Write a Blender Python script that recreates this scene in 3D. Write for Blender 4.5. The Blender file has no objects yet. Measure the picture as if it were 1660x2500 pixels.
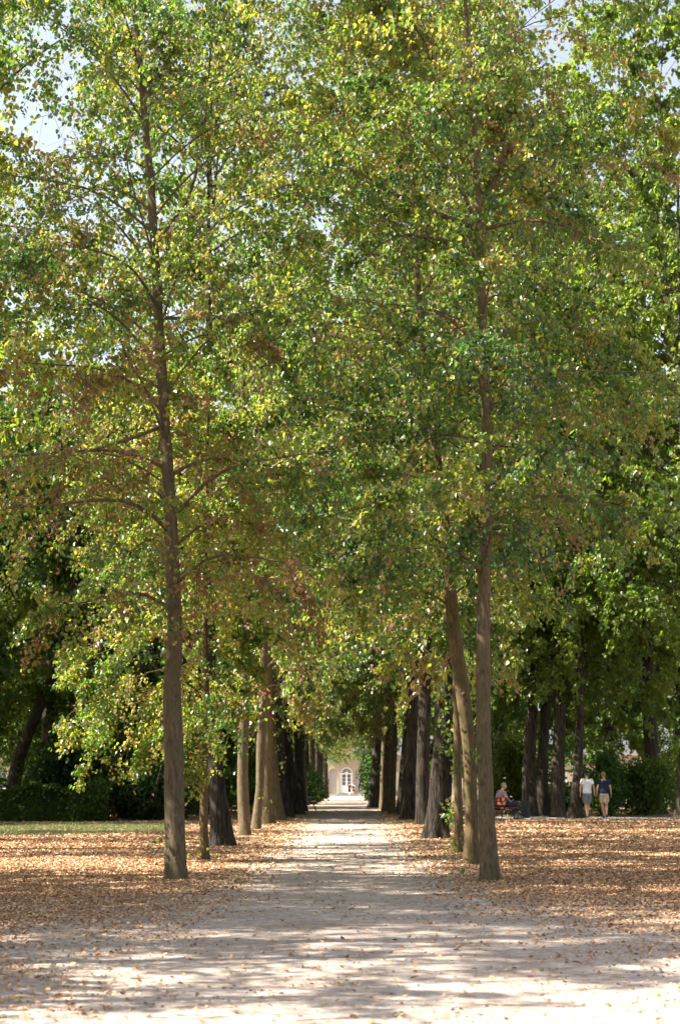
import bpy, math, random
import numpy as np
from mathutils import Vector, Matrix

sc = bpy.context.scene
C = bpy.context.scene.collection
R = math.radians
SEED = 7

# ---------------------------------------------------------------- camera
F = 4082.0                                  # focal length in photo pixels (photo 1660 x 2500)
CAMH = 1.5
PITCH = math.atan((1903.0 - 1250.0) / F)
YAW = math.atan(18.0 / F)
cd = bpy.data.cameras.new('camera')
cam = bpy.data.objects.new('camera', cd); C.objects.link(cam)
cam.location = (0, 0, CAMH)
cam.rotation_euler = (R(90) + PITCH, 0, YAW)
cd.sensor_fit = 'VERTICAL'; cd.sensor_height = 36.0; cd.lens = 36.0 * F / 2500.0
cd.clip_start = 0.1; cd.clip_end = 3000
cd.dof.use_dof = True; cd.dof.focus_distance = 26.5; cd.dof.aperture_fstop = 2.8
sc.camera = cam
CM = cam.rotation_euler.to_matrix()

# ---------------------------------------------------------------- sky, sun, exposure
SUN_EL, SUN_AZ = R(45), R(-98)              # azimuth clockwise from +Y (the way the camera looks)
w = bpy.data.worlds.new('World'); sc.world = w; w.use_nodes = True
nt = w.node_tree; bg = nt.nodes['Background']
sky = nt.nodes.new('ShaderNodeTexSky'); sky.sky_type = 'NISHITA'; sky.sun_disc = False
sky.sun_elevation = SUN_EL; sky.sun_rotation = SUN_AZ
sky.air_density = 1.0; sky.dust_density = 2.5; sky.ozone_density = 1.0
hs = nt.nodes.new('ShaderNodeHueSaturation'); hs.inputs['Saturation'].default_value = 0.5; hs.inputs['Value'].default_value = 1.0   # thin high haze pales the blue
nt.links.new(sky.outputs[0], hs.inputs['Color']); nt.links.new(hs.outputs[0], bg.inputs[0]); bg.inputs[1].default_value = 0.076
sd = bpy.data.lights.new('sun', 'SUN'); sd.energy = 5.0; sd.angle = R(0.55); sd.color = (1, 0.925, 0.80)
sun = bpy.data.objects.new('sun', sd); C.objects.link(sun)
sv = Vector((math.sin(SUN_AZ) * math.cos(SUN_EL), math.cos(SUN_AZ) * math.cos(SUN_EL), math.sin(SUN_EL)))
sun.rotation_euler = sv.to_track_quat('Z', 'Y').to_euler(); sun.location = (-40, 30, 60)
sc.view_settings.view_transform = 'Standard'; sc.view_settings.look = 'None'
sc.view_settings.exposure = 2.1; sc.view_settings.gamma = 1
sc.render.engine = 'CYCLES'
cy = sc.cycles
cy.max_bounces = 7; cy.diffuse_bounces = 4; cy.glossy_bounces = 2; cy.transmission_bounces = 4
cy.use_denoising = True; cy.caustics_reflective = False; cy.caustics_refractive = False
cy.sample_clamp_indirect = 6

# ---------------------------------------------------------------- helpers
def P(px, py, D):
    """point seen at photo pixel (px,py) at world depth y = D"""
    d = CM @ Vector(((px - 830.0) / F, (1250.0 - py) / F, -1.0))
    s = D / d.y
    return np.array([d.x * s, D, CAMH + d.z * s])
def gz(y):
    t = np.clip((np.asarray(y, float) - 60) / 150.0, 0, 1)
    return -0.6 * t * t * (3 - 2 * t)
def G(px, py):
    """ground point seen at pixel"""
    d = CM @ Vector(((px - 830.0) / F, (1250.0 - py) / F, -1.0))
    D = CAMH / -d.z * d.y
    for _ in range(30):
        D = (CAMH - float(gz(D))) / -d.z * d.y
    return np.array([d.x / d.y * D, D, float(gz(D))])

def tag(o, label=None, cat=None, group=None, kind=None):
    if label: o['label'] = label
    if cat: o['category'] = cat
    if group: o['group'] = group
    if kind: o['kind'] = kind
    return o
def empty(name, loc, rz=0):
    o = bpy.data.objects.new(name, None); C.objects.link(o)
    o.location = tuple(float(v) for v in loc); o.rotation_euler = (0, 0, rz); o.empty_display_size = 0.3
    return o
def obj(name, me, mat=None, parent=None, loc=None, rz=0):
    o = bpy.data.objects.new(name, me); C.objects.link(o)
    if mat is not None and len(me.materials) == 0: me.materials.append(mat)
    if parent is not None: o.parent = parent
    if loc is not None: o.location = tuple(float(v) for v in loc)
    if rz: o.rotation_euler = (0, 0, rz)
    return o
def np_mesh(name, V, Q, smooth=True, attrs=None):
    """V (n,3); Q (m,k) faces of equal size k, or a list of such arrays"""
    me = bpy.data.meshes.new(name)
    if not isinstance(Q, list): Q = [Q]
    Q = [q for q in Q if len(q)]
    me.vertices.add(len(V)); me.vertices.foreach_set('co', np.ascontiguousarray(V, np.float32).ravel())
    idx = np.concatenate([q.ravel() for q in Q]).astype(np.int32)
    tot = np.concatenate([np.full(len(q), q.shape[1], np.int32) for q in Q])
    st = np.concatenate([[0], np.cumsum(tot)[:-1]]).astype(np.int32)
    me.loops.add(len(idx)); me.loops.foreach_set('vertex_index', idx)
    me.polygons.add(len(tot)); me.polygons.foreach_set('loop_start', st)
    me.polygons.foreach_set('loop_total', tot)
    me.polygons.foreach_set('use_smooth', np.full(len(tot), smooth))
    if attrs:
        for k, a in attrs.items():
            at = me.attributes.new(k, 'FLOAT', 'POINT'); at.data.foreach_set('value', np.ascontiguousarray(a, np.float32))
    me.update(calc_edges=True)
    return me
class MB:
    """collects pieces into one mesh"""
    def __init__(s): s.v = []; s.q = {}; s.n = 0
    def add(s, V, *faces):
        V = np.asarray(V, float).reshape(-1, 3)
        for f in faces:
            f = np.asarray(f, int)
            s.q.setdefault(f.shape[1], []).append(f + s.n)
        s.v.append(V); s.n += len(V)
    def box(s, c, d, rz=0, taper=1.0):
        c = np.array(c, float); hx, hy, hz = [k / 2 for k in d]
        V = np.array([[x * (taper if z > 0 else 1), y * (taper if z > 0 else 1), z] for z in (-1, 1) for y in (-1, 1) for x in (-1, 1)], float) * (hx, hy, hz)
        if rz:
            cc, ss = math.cos(rz), math.sin(rz)
            V = np.c_[V[:, 0] * cc - V[:, 1] * ss, V[:, 0] * ss + V[:, 1] * cc, V[:, 2]]
        s.add(V + c, [[0, 2, 3, 1], [4, 5, 7, 6], [0, 1, 5, 4], [2, 6, 7, 3], [0, 4, 6, 2], [1, 3, 7, 5]])
    def tube(s, pts, rad, sides=8):
        V, Qd, caps = tube(np.asarray(pts, float), np.asarray(rad, float), sides)
        s.add(V, Qd)
        if sides > 2: s.q.setdefault(sides, []).append(np.array(caps) + s.n - len(V))
    def prism(s, poly, y0, y1):
        """polygon in x-z, extruded along y"""
        poly = np.asarray(poly, float); n = len(poly)
        V = np.r_[np.c_[poly[:, 0], np.full(n, y0), poly[:, 1]], np.c_[poly[:, 0], np.full(n, y1), poly[:, 1]]]
        i = np.arange(n); j = (i + 1) % n
        s.add(V, np.c_[i, j, j + n, i + n]); s.q.setdefault(n, []).append(np.array([i[::-1], i + n]) + s.n - 2 * n)
    def mesh(s, name, smooth=False):
        return np_mesh(name, np.concatenate(s.v), [np.concatenate(q) for q in s.q.values()], smooth)
    def build(s, name, mat, parent=None, smooth=False, loc=None, rz=0):
        return obj(name, s.mesh(name, smooth), mat, parent, loc, rz)
def frames(T):
    up = np.where(np.abs(T[..., 2:3]) > 0.9, [1.0, 0, 0], [0, 0, 1.0])
    X = np.cross(up, T); X /= np.linalg.norm(X, axis=-1, keepdims=True) + 1e-9
    return X, np.cross(T, X)
def tube(p, r, sides, r2=None, xpref=None):
    T = np.gradient(p, axis=0); T /= np.linalg.norm(T, axis=1, keepdims=True) + 1e-9
    if xpref is None:
        X, Y = frames(T)
        for i in range(1, len(X)):                  # parallel transport
            x = X[i - 1] - T[i] * (X[i - 1] @ T[i]); X[i] = x / (np.linalg.norm(x) + 1e-9)
        Y = np.cross(T, X)
    else:
        X = xpref - T * (T @ xpref)[:, None]; X /= np.linalg.norm(X, axis=1, keepdims=True); Y = np.cross(T, X)
    a = np.arange(sides) * 2 * math.pi / sides
    if r2 is None: r2 = r
    V = p[:, None, :] + X[:, None, :] * (np.cos(a)[None, :, None] * r[:, None, None]) + Y[:, None, :] * (np.sin(a)[None, :, None] * r2[:, None, None])
    k = len(p); i = np.arange(k - 1)[:, None] * sides; j = np.arange(sides)[None, :]; j2 = (j + 1) % sides
    Qd = np.stack([i + j, i + j2, i + sides + j2, i + sides + j], -1).reshape(-1, 4)
    return V.reshape(-1, 3), Qd, [list(range(sides))[::-1], [(k - 1) * sides + q for q in range(sides)]]
def batch_tubes(p, r, sides):
    """p (n,k,3), r (n,k) -> many open tubes"""
    n, k, _ = p.shape
    if n == 0: return np.zeros((0, 3)), np.zeros((0, 4), int)
    T = np.gradient(p, axis=1); T /= np.linalg.norm(T, axis=2, keepdims=True) + 1e-9
    Tm = T.mean(1); X0, _ = frames(Tm)
    X = X0[:, None, :] - T * (T * X0[:, None, :]).sum(2, keepdims=True); X /= np.linalg.norm(X, axis=2, keepdims=True) + 1e-9
    Y = np.cross(T, X)
    a = np.arange(sides) * 2 * math.pi / sides
    V = p[:, :, None, :] + (X[:, :, None, :] * np.cos(a)[:, None] + Y[:, :, None, :] * np.sin(a)[:, None]) * r[:, :, None, None]
    i = (np.arange(n)[:, None, None] * k + np.arange(k - 1)[None, :, None]) * sides
    j = np.arange(sides)[None, None, :]; j2 = (j + 1) % sides
    Qd = np.stack([i + j, i + j2, i + sides + j2, i + sides + j], -1).reshape(-1, 4)
    return V.reshape(-1, 3), Qd
def unit(v): return v / (np.linalg.norm(v, axis=-1, keepdims=True) + 1e-9)

# ---------------------------------------------------------------- materials
def new_mat(name):
    m = bpy.data.materials.new(name); m.use_nodes = True
    return m, m.node_tree, m.node_tree.nodes, m.node_tree.links, m.node_tree.nodes['Principled BSDF']
def ramp(n, stops, interp='LINEAR'):
    r = n.new('ShaderNodeValToRGB'); r.color_ramp.interpolation = interp
    e = r.color_ramp.elements
    while len(e) < len(stops): e.new(0.5)
    for k, (p, c) in enumerate(stops): e[k].position = p; e[k].color = (*c, 1)
    return r
def coords(n, l, scale=(1, 1, 1), src='Object'):
    tc = n.new('ShaderNodeTexCoord'); mp = n.new('ShaderNodeMapping'); mp.inputs['Scale'].default_value = scale
    l.new(tc.outputs[src], mp.inputs[0]); return mp.outputs[0]
def noise(n, l, vec, scale, detail=4, rough=0.55):
    x = n.new('ShaderNodeTexNoise'); x.inputs['Scale'].default_value = scale; x.inputs['Detail'].default_value = detail
    x.inputs['Roughness'].default_value = rough; l.new(vec, x.inputs['Vector']); return x.outputs['Fac']
def mixc(n, l, fac, a, b, mode='MIX'):
    x = n.new('ShaderNodeMix'); x.data_type = 'RGBA'; x.blend_type = mode
    for s, v in ((x.inputs[0], fac), (x.inputs[6], a), (x.inputs[7], b)):
        if hasattr(v, 'links') or hasattr(v, 'is_linked'): l.new(v, s)
        elif isinstance(v, (int, float)): s.default_value = v
        else: s.default_value = (*v, 1)
    return x.outputs[2]
def bump(n, l, h, strength, dist, bsdf):
    b = n.new('ShaderNodeBump'); b.inputs['Strength'].default_value = strength; b.inputs['Distance'].default_value = dist
    l.new(h, b.inputs['Height']); l.new(b.outputs[0], bsdf.inputs['Normal']); return b

def leaf_mat(name, stops, rough=0.36, trans=0.38, tboost=(2.5, 2.7, 1.2), spec=0.5, vary=0.0, refl=1.0):
    m, nt, n, l, b = new_mat(name)
    at = n.new('ShaderNodeAttribute'); at.attribute_name = 'tint'
    fac = at.outputs['Fac']
    if vary:
        oi = n.new('ShaderNodeObjectInfo'); ma = n.new('ShaderNodeMath'); ma.operation = 'MULTIPLY_ADD'
        l.new(oi.outputs['Random'], ma.inputs[0]); ma.inputs[1].default_value = vary; l.new(fac, ma.inputs[2]); fac = ma.outputs[0]
    r = ramp(n, stops); l.new(fac, r.inputs[0])
    l.new(mixc(n, l, 1.0, r.outputs[0], (refl, refl, refl), 'MULTIPLY') if refl < 1 else r.outputs[0], b.inputs['Base Color']); b.inputs['Roughness'].default_value = rough
    b.inputs['Specular IOR Level'].default_value = spec
    tr = n.new('ShaderNodeBsdfTranslucent')
    tc = mixc(n, l, 1.0, r.outputs[0], tboost, 'MULTIPLY'); l.new(tc, tr.inputs['Color'])
    mx = n.new('ShaderNodeMixShader'); mx.inputs[0].default_value = trans
    l.new(b.outputs[0], mx.inputs[1]); l.new(tr.outputs[0], mx.inputs[2]); l.new(mx.outputs[0], n['Material Output'].inputs[0])
    return m
LIME = [(0.0, (0.017, 0.036, 0.013)), (0.25, (0.042, 0.090, 0.020)), (0.50, (0.112, 0.165, 0.028)), (0.66, (0.29, 0.26, 0.042)), (0.80, (0.20, 0.125, 0.070)), (1.0, (0.22, 0.10, 0.068))]
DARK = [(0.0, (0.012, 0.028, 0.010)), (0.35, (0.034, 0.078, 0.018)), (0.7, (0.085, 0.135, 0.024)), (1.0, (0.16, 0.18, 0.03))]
M = {}
M['lime'] = leaf_mat('linden leaf', LIME, rough=0.40, spec=0.75, refl=0.62, trans=0.42, tboost=(2.5, 2.9, 1.5))
M['lime_far'] = leaf_mat('linden leaf further off', LIME, rough=0.42, spec=1.0, vary=0.08, refl=0.62, trans=0.42, tboost=(2.4, 2.8, 1.5))
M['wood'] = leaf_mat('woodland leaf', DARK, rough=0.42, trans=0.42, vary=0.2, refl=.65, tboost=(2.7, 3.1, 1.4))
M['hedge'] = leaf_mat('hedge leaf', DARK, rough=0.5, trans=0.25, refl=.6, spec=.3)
M['litter'] = leaf_mat('dry leaf', [(0, (0.085, 0.040, 0.022)), (0.3, (0.25, 0.132, 0.070)), (0.6, (0.47, 0.285, 0.165)), (0.93, (0.68, 0.50, 0.34)), (1.0, (0.34, 0.29, 0.08))], rough=0.6, trans=0.12, tboost=(1.2, 1.0, .7), spec=0.3)
M['grass'] = leaf_mat('grass blade', [(0, (0.06, 0.10, 0.03)), (1, (0.20, 0.19, 0.08))], rough=0.5, trans=0.3, tboost=(1.5, 1.6, 1))

def bark_mat(name, c1, c2, c3, zs=0.22, scale=26, strength=0.7, dist=0.02, ring=0.0, lo=0.3, hi=0.62):
    m, nt, n, l, b = new_mat(name)
    v = coords(n, l, (1, 1, zs)); v2 = coords(n, l, (1, 1, 0.6))
    a = noise(n, l, v, scale, 6, 0.65); c = noise(n, l, v2, 3.0, 5); d = noise(n, l, v2, 11, 4)
    r1 = ramp(n, [(lo, c1), (hi, c2)]); l.new(a, r1.inputs[0])
    r2 = ramp(n, [(0.48, (0, 0, 0)), (0.66, (1, 1, 1))]); l.new(c, r2.inputs[0])
    col = mixc(n, l, r2.outputs[0], r1.outputs[0], c3)
    r3 = ramp(n, [(0.56, (1, 1, 1)), (0.72, (0.55, 0.52, 0.5))]); l.new(d, r3.inputs[0])
    col = mixc(n, l, 0.8, col, r3.outputs[0], 'MULTIPLY')
    l.new(col, b.inputs['Base Color']); b.inputs['Roughness'].default_value = 0.9; b.inputs['Specular IOR Level'].default_value = 0.2
    h = a
    bump(n, l, h, strength, dist, b)
    return m
M['bark'] = bark_mat('grey brown linden bark', (0.045, 0.033, 0.020), (0.155, 0.116, 0.072), (0.098, 0.083, 0.044), scale=30, zs=0.2, dist=0.02, strength=0.8, lo=0.3, hi=0.62)
M['bark_olive'] = bark_mat('olive brown linden bark', (0.040, 0.027, 0.014), (0.14, 0.098, 0.050), (0.085, 0.074, 0.032))
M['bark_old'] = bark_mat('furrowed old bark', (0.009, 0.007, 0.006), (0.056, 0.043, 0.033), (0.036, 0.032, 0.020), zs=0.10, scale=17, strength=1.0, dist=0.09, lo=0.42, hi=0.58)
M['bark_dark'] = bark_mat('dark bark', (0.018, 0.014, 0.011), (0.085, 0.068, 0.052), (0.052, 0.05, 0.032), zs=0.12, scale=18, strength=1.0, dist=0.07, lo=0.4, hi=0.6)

def ground_mat():
    m, nt, n, l, b = new_mat('leaf littered soil')
    v = coords(n, l); 
    vo = n.new('ShaderNodeTexVoronoi'); vo.inputs['Scale'].default_value = 17; vo.feature = 'F1'; l.new(v, vo.inputs['Vector'])
    sp = n.new('ShaderNodeSeparateColor'); l.new(vo.outputs['Color'], sp.inputs[0])
    r = ramp(n, [(0, (0.10, 0.057, 0.031)), (0.4, (0.20, 0.118, 0.070)), (0.75, (0.34, 0.21, 0.135)), (1, (0.50, 0.345, 0.235))]); l.new(sp.outputs[0], r.inputs[0])
    vo2 = n.new('ShaderNodeTexVoronoi'); vo2.inputs['Scale'].default_value = 29; l.new(v, vo2.inputs['Vector'])
    sp2 = n.new('ShaderNodeSeparateColor'); l.new(vo2.outputs['Color'], sp2.inputs[0])
    r2 = ramp(n, [(0, (0.06, 0.04, 0.028)), (1, (0.30, 0.20, 0.13))]); l.new(sp2.outputs[1], r2.inputs[0])
    big = noise(n, l, v, 0.7, 5)
    rb = ramp(n, [(0.4, (0, 0, 0)), (0.6, (1, 1, 1))]); l.new(big, rb.inputs[0])
    col = mixc(n, l, rb.outputs[0], r.outputs[0], r2.outputs[0])
    sx = n.new('ShaderNodeSeparateXYZ'); l.new(v, sx.inputs[0])
    def mt(op, a, b_=None, c=None):
        x = n.new('ShaderNodeMath'); x.operation = op
        for k, q in enumerate((a, b_, c)):
            if q is None: continue
            if isinstance(q, (int, float)): x.inputs[k].default_value = q
            else: l.new(q, x.inputs[k])
        return x.outputs[0]
    ax = mt('ABSOLUTE', sx.outputs[0]); fn = noise(n, l, v, 1.6, 5)
    k1 = mt('MULTIPLY_ADD', ax, -0.55, 1.75)                       # trodden grit next to the path
    k2 = mt('MULTIPLY_ADD', sx.outputs[1], -0.22, 5.0)             # and towards the open place in front
    kk = mt('ADD', mt('MAXIMUM', k1, k2), mt('MULTIPLY_ADD', fn, 1.6, -0.9)); kk.node.use_clamp = True
    fine = noise(n, l, v, 70, 3, .7); rf_ = ramp(n, [(0.3, (0.30, 0.24, 0.195)), (0.7, (0.52, 0.44, 0.375))]); l.new(fine, rf_.inputs[0])
    col = mixc(n, l, kk, col, rf_.outputs[0])
    l.new(col, b.inputs['Base Color']); b.inputs['Roughness'].default_value = 0.95; b.inputs['Specular IOR Level'].default_value = 0.15
    bump(n, l, vo.outputs['Distance'], 0.7, 0.02, b)
    return m
def gravel_mat():
    m, nt, n, l, b = new_mat('beige gravel')
    v = coords(n, l)
    f = noise(n, l, v, 90, 3, 0.7); g = noise(n, l, v, 1.1, 6, 0.6); k = noise(n, l, v, 9, 5, 0.65)
    r = ramp(n, [(0.3, (0.235, 0.20, 0.175)), (0.5, (0.385, 0.335, 0.30)), (0.72, (0.56, 0.51, 0.47))]); l.new(f, r.inputs[0])
    r2 = ramp(n, [(0.35, (0.82, 0.76, 0.72)), (0.62, (1, 1, 1))]); l.new(g, r2.inputs[0])
    col = mixc(n, l, 1.0, r.outputs[0], r2.outputs[0], 'MULTIPLY')
    r3 = ramp(n, [(0.40, (0.58, 0.49, 0.42)), (0.56, (1, 1, 1))]); l.new(k, r3.inputs[0])
    col = mixc(n, l, 0.75, col, r3.outputs[0], 'MULTIPLY')
    vo = n.new('ShaderNodeTexVoronoi'); vo.inputs['Scale'].default_value = 45; l.new(v, vo.inputs['Vector'])
    r4 = ramp(n, [(0.10, (0.42, 0.33, 0.26)), (0.22, (1, 1, 1))]); l.new(vo.outputs['Distance'], r4.inputs[0])
    col = mixc(n, l, 0.35, col, r4.outputs[0], 'MULTIPLY')
    l.new(col, b.inputs['Base Color']); b.inputs['Roughness'].default_value = 0.95; b.inputs['Specular IOR Level'].default_value = 0.2
    bump(n, l, k, 0.6, 0.04, b)
    return m
def plain(name, c, rough=0.7, var=0.12, scale=6, metal=0, bumpd=0.0, spec=0.4):
    m, nt, n, l, b = new_mat(name)
    v = coords(n, l); f = noise(n, l, v, scale, 5)
    c = np.array(c)
    r = ramp(n, [(0.3, tuple(c * (1 - var))), (0.7, tuple(np.minimum(c * (1 + var), 1)))]); l.new(f, r.inputs[0])
    l.new(r.outputs[0], b.inputs['Base Color']); b.inputs['Roughness'].default_value = rough; b.inputs['Metallic'].default_value = metal
    b.inputs['Specular IOR Level'].default_value = spec
    if bumpd: bump(n, l, f, 0.6, bumpd, b)
    return m
M['soil'] = ground_mat(); M['gravel'] = gravel_mat()
M['sidegravel'] = plain('grey path gravel', (0.50, 0.46, 0.42), 0.95, 0.2, 8)
M['turf'] = plain('turf soil', (0.12, 0.12, 0.055), 0.95, 0.35, 3)

# ---------------------------------------------------------------- leaves
LT = np.array([[0, 0.0, 0], [-0.40, 0.16, 0.10], [-0.36, 0.62, 0.08], [0, 1.05, -0.10], [0.36, 0.62, 0.08], [0.40, 0.16, 0.10]])
LQ = np.array([[0, 3, 2, 1], [0, 5, 4, 3]])
def leaf_arrays(rng, pos, size, tint, hang=0.5, flat=0.45):
    n = len(pos)
    az = rng.uniform(0, 2 * math.pi, n)
    Tn = np.c_[np.cos(az), np.sin(az), -hang * 2.2 + rng.normal(0, 0.6, n)]; Tn = unit(Tn)
    N = rng.normal(0, 1, (n, 3)); N[:, 2] = np.abs(N[:, 2]) + flat * 2; N = N - Tn * (N * Tn).sum(1, keepdims=True); N = unit(N)
    B = np.cross(Tn, N)
    s = size * np.clip(rng.normal(1, 0.22, n), 0.5, 1.6)
    fold = rng.uniform(0.3, 2.6, n)
    V = pos[:, None, :] + s[:, None, None] * (LT[None, :, 0:1] * B[:, None, :] + LT[None, :, 1:2] * Tn[:, None, :] + LT[None, :, 2:3] * fold[:, None, None] * N[:, None, :])
    Q = (np.arange(n)[:, None, None] * 6 + LQ[None]).reshape(-1, 4)
    return V.reshape(-1, 3), Q, np.repeat(np.clip(tint, 0, 1), 6)
def leaves_mesh(name, rng, pos, size, tint, hang=0.5, flat=0.45):
    V, Q, t = leaf_arrays(rng, pos, size, tint, hang, flat)
    return np_mesh(name, V, Q, False, {'tint': t})

def crown_skeleton(rng, tfn, rfn, h0, h1, Rm, nl, ns=9, nt_=8, kl=26, droop=0.35, up=0.9, prof=None, spread=0.055, extra=(), tintfn=None, tint0=0.4, asym=None, limb_r=1.0, sub_sides=4, twigs=True, gap=0.0):
    """limbs -> sub-branches -> twigs -> leaves; returns wood (V,Q) list and leaf positions + tints"""
    wood = []; limbs = []
    ga = rng.uniform(0, 6.28)
    for i in range(nl):
        t = (i + rng.uniform(0, 0.9)) / nl
        h = h0 + (h1 - h0) * t
        rr = (prof(t) if prof else 1.25 * (t + 0.12) ** 0.35 * (1.02 - t) ** 0.45) * Rm * rng.uniform(0.72, 1.12)
        az = ga + i * 2.39996 + rng.normal(0, 0.35)
        if asym: rr *= asym(az, t)
        rise = up * (0.45 + 1.1 * t) * rng.uniform(0.45, 1.75)
        s = np.linspace(0, 1, 10)
        dirv = np.array([math.cos(az), math.sin(az), 0]); side = np.array([-dirv[1], dirv[0], 0])
        wob = rng.normal(0, 0.10, 3) * rr
        p = tfn(h)[None, :] + dirv * (s * rr)[:, None]
        p = p + np.array([0, 0, 1.0]) * (rr * (rise * s - (droop * (1.25 - t) + 0.25 * rise) * s ** 2.1))[:, None]
        p = p + side * (np.sin(s * 3.0 + wob[2]) - math.sin(wob[2]))[:, None] * wob[0] + np.array([0, 0, 1]) * (np.sin(s * 7) * 0.03 * rr)[:, None]
        r0 = limb_r * min(0.40 * rfn(h), 0.012 + 0.0095 * rr) * rng.uniform(0.45, 0.95)
        limbs.append((p, r0, t))
    for pl, r0 in extra:
        pl = np.asarray(pl); d = np.r_[0, np.cumsum(np.linalg.norm(np.diff(pl, axis=0), axis=1))]; d /= d[-1]
        s = np.linspace(0, 1, 10); p = np.stack([np.interp(s, d, pl[:, k]) for k in range(3)], 1)
        p[1:-1] = (p[:-2] + 2 * p[1:-1] + p[2:]) / 4
        limbs.append((p, r0, 0.5))
    LP = np.stack([q[0] for q in limbs]); r0 = np.array([q[1] for q in limbs])
    s10 = np.linspace(0, 1, 10)
    wood.append(batch_tubes(LP, r0[:, None] * (1 - 0.82 * s10)[None], 7))
    nL = len(LP); Llen = np.linalg.norm(np.diff(LP, axis=1), axis=2).sum(1)
    ltint = rng.normal(0, 0.085, nL)
    # sub-branches
    si = np.repeat(np.arange(nL), ns); u = (np.tile(np.arange(ns), nL) + rng.uniform(0, 1, nL * ns)) / ns
    u = 0.05 + 0.95 * u; fi = u * 9; i0 = np.minimum(fi.astype(int), 8); fr = (fi - i0)[:, None]
    st = LP[si, i0] * (1 - fr) + LP[si, i0 + 1] * fr; tg = unit(LP[si, i0 + 1] - LP[si, i0])
    sgn = np.where(np.tile(np.arange(ns), nL) % 2 == 0, 1, -1) * rng.uniform(0.5, 1.1, len(si))
    ca, sa = np.cos(sgn), np.sin(sgn)
    d = np.c_[tg[:, 0] * ca - tg[:, 1] * sa, tg[:, 0] * sa + tg[:, 1] * ca, tg[:, 2] * 0.7 + rng.normal(0.0, 0.55, len(si))]; d = unit(d)
    ln = np.clip(Llen[si] * 0.46 * (1.28 - 0.85 * u), 0.35, 2.2) * rng.uniform(0.6, 1.15, len(si))
    k = 6; s = np.linspace(0, 1, k)
    SP = st[:, None, :] + d[:, None, :] * (s[None, :, None] * ln[:, None, None])
    SP[:, :, 2] -= (ln[:, None] * 0.42 * s[None] ** 2) * rng.uniform(0.2, 1.9, len(si))[:, None]
    SP += np.cumsum(rng.normal(0, 0.03, SP.shape), 1) * ln[:, None, None] * 0.6
    sr = np.maximum(0.24 * r0[si] * (1.2 - u), 0.004)
    wood.append(batch_tubes(SP, sr[:, None] * (1 - 0.7 * s)[None], sub_sides))
    stint = rng.normal(0, 0.075, len(si))
    dead = rng.uniform(0, 1, len(si))
    # twigs
    nS = len(SP); ti = np.repeat(np.arange(nS), nt_); u = (np.tile(np.arange(nt_), nS) + rng.uniform(0, 1, nS * nt_)) / nt_
    u = 0.08 + 0.92 * u; fi = u * (k - 1); i0 = np.minimum(fi.astype(int), k - 2); fr = (fi - i0)[:, None]
    st = SP[ti, i0] * (1 - fr) + SP[ti, i0 + 1] * fr; tg = unit(SP[ti, i0 + 1] - SP[ti, i0])
    sgn = rng.choice([-1, 1], len(ti)) * rng.uniform(0.3, 1.2, len(ti)); ca, sa = np.cos(sgn), np.sin(sgn)
    d = unit(np.c_[tg[:, 0] * ca - tg[:, 1] * sa, tg[:, 0] * sa + tg[:, 1] * ca, tg[:, 2] * 0.6 + rng.normal(-0.18, 0.55, len(ti))])
    ln = np.clip(ln[ti] * 0.42, 0.18, 0.62) * rng.uniform(0.5, 1.2, len(ti))
    s4 = np.linspace(0, 1, 4)
    TP = st[:, None, :] + d[:, None, :] * (s4[None, :, None] * ln[:, None, None]); TP[:, :, 2] -= ln[:, None] * 0.3 * s4[None] ** 2
    if twigs: wood.append(batch_tubes(TP, np.maximum(0.35 * sr[ti], 0.0028)[:, None] * (1 - 0.5 * s4)[None], 3))
    full = np.clip(rng.normal(1, 0.55, nS), 0.08, 2.2) * np.clip(rng.normal(1, 0.35, nL), 0.35, 1.7)[si]; kk = rng.poisson(kl * full[ti]); kk[rng.uniform(0, 1, len(ti)) < gap] = 0
    li = np.repeat(np.arange(len(ti)), kk); v = rng.uniform(0.05, 1.08, len(li)) * 3; j0 = np.clip(v.astype(int), 0, 2); fr = (v - j0)[:, None]
    lp = TP[li, j0] * (1 - fr) + TP[li, j0 + 1] * fr
    lp = lp + rng.normal(0, spread, lp.shape) * (1, 1, 0.7)
    sb = ti[li]; lb = si[sb]
    tint = tint0 + ltint[lb] + stint[sb] + rng.normal(0, 0.10, len(lp))
    if tintfn is not None: tint = tint + tintfn(lp, dead[sb], rng)
    x = rng.uniform(0, 1, len(lp)); tint = np.where(x < 0.035, rng.uniform(0.62, 0.78, len(lp)), tint); tint = np.where(x > 0.975, rng.uniform(0.8, 1.0, len(lp)), tint)
    return wood, lp, tint
def join_wood(wood, V0=None, Q0=None):
    Vs, Qs, n = [], [], 0
    if V0 is not None: Vs.append(V0); Qs.append(Q0); n = len(V0)
    for V, Q in wood:
        Vs.append(V); Qs.append(Q + n); n += len(V)
    return np.concatenate(Vs), np.concatenate(Qs)

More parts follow.
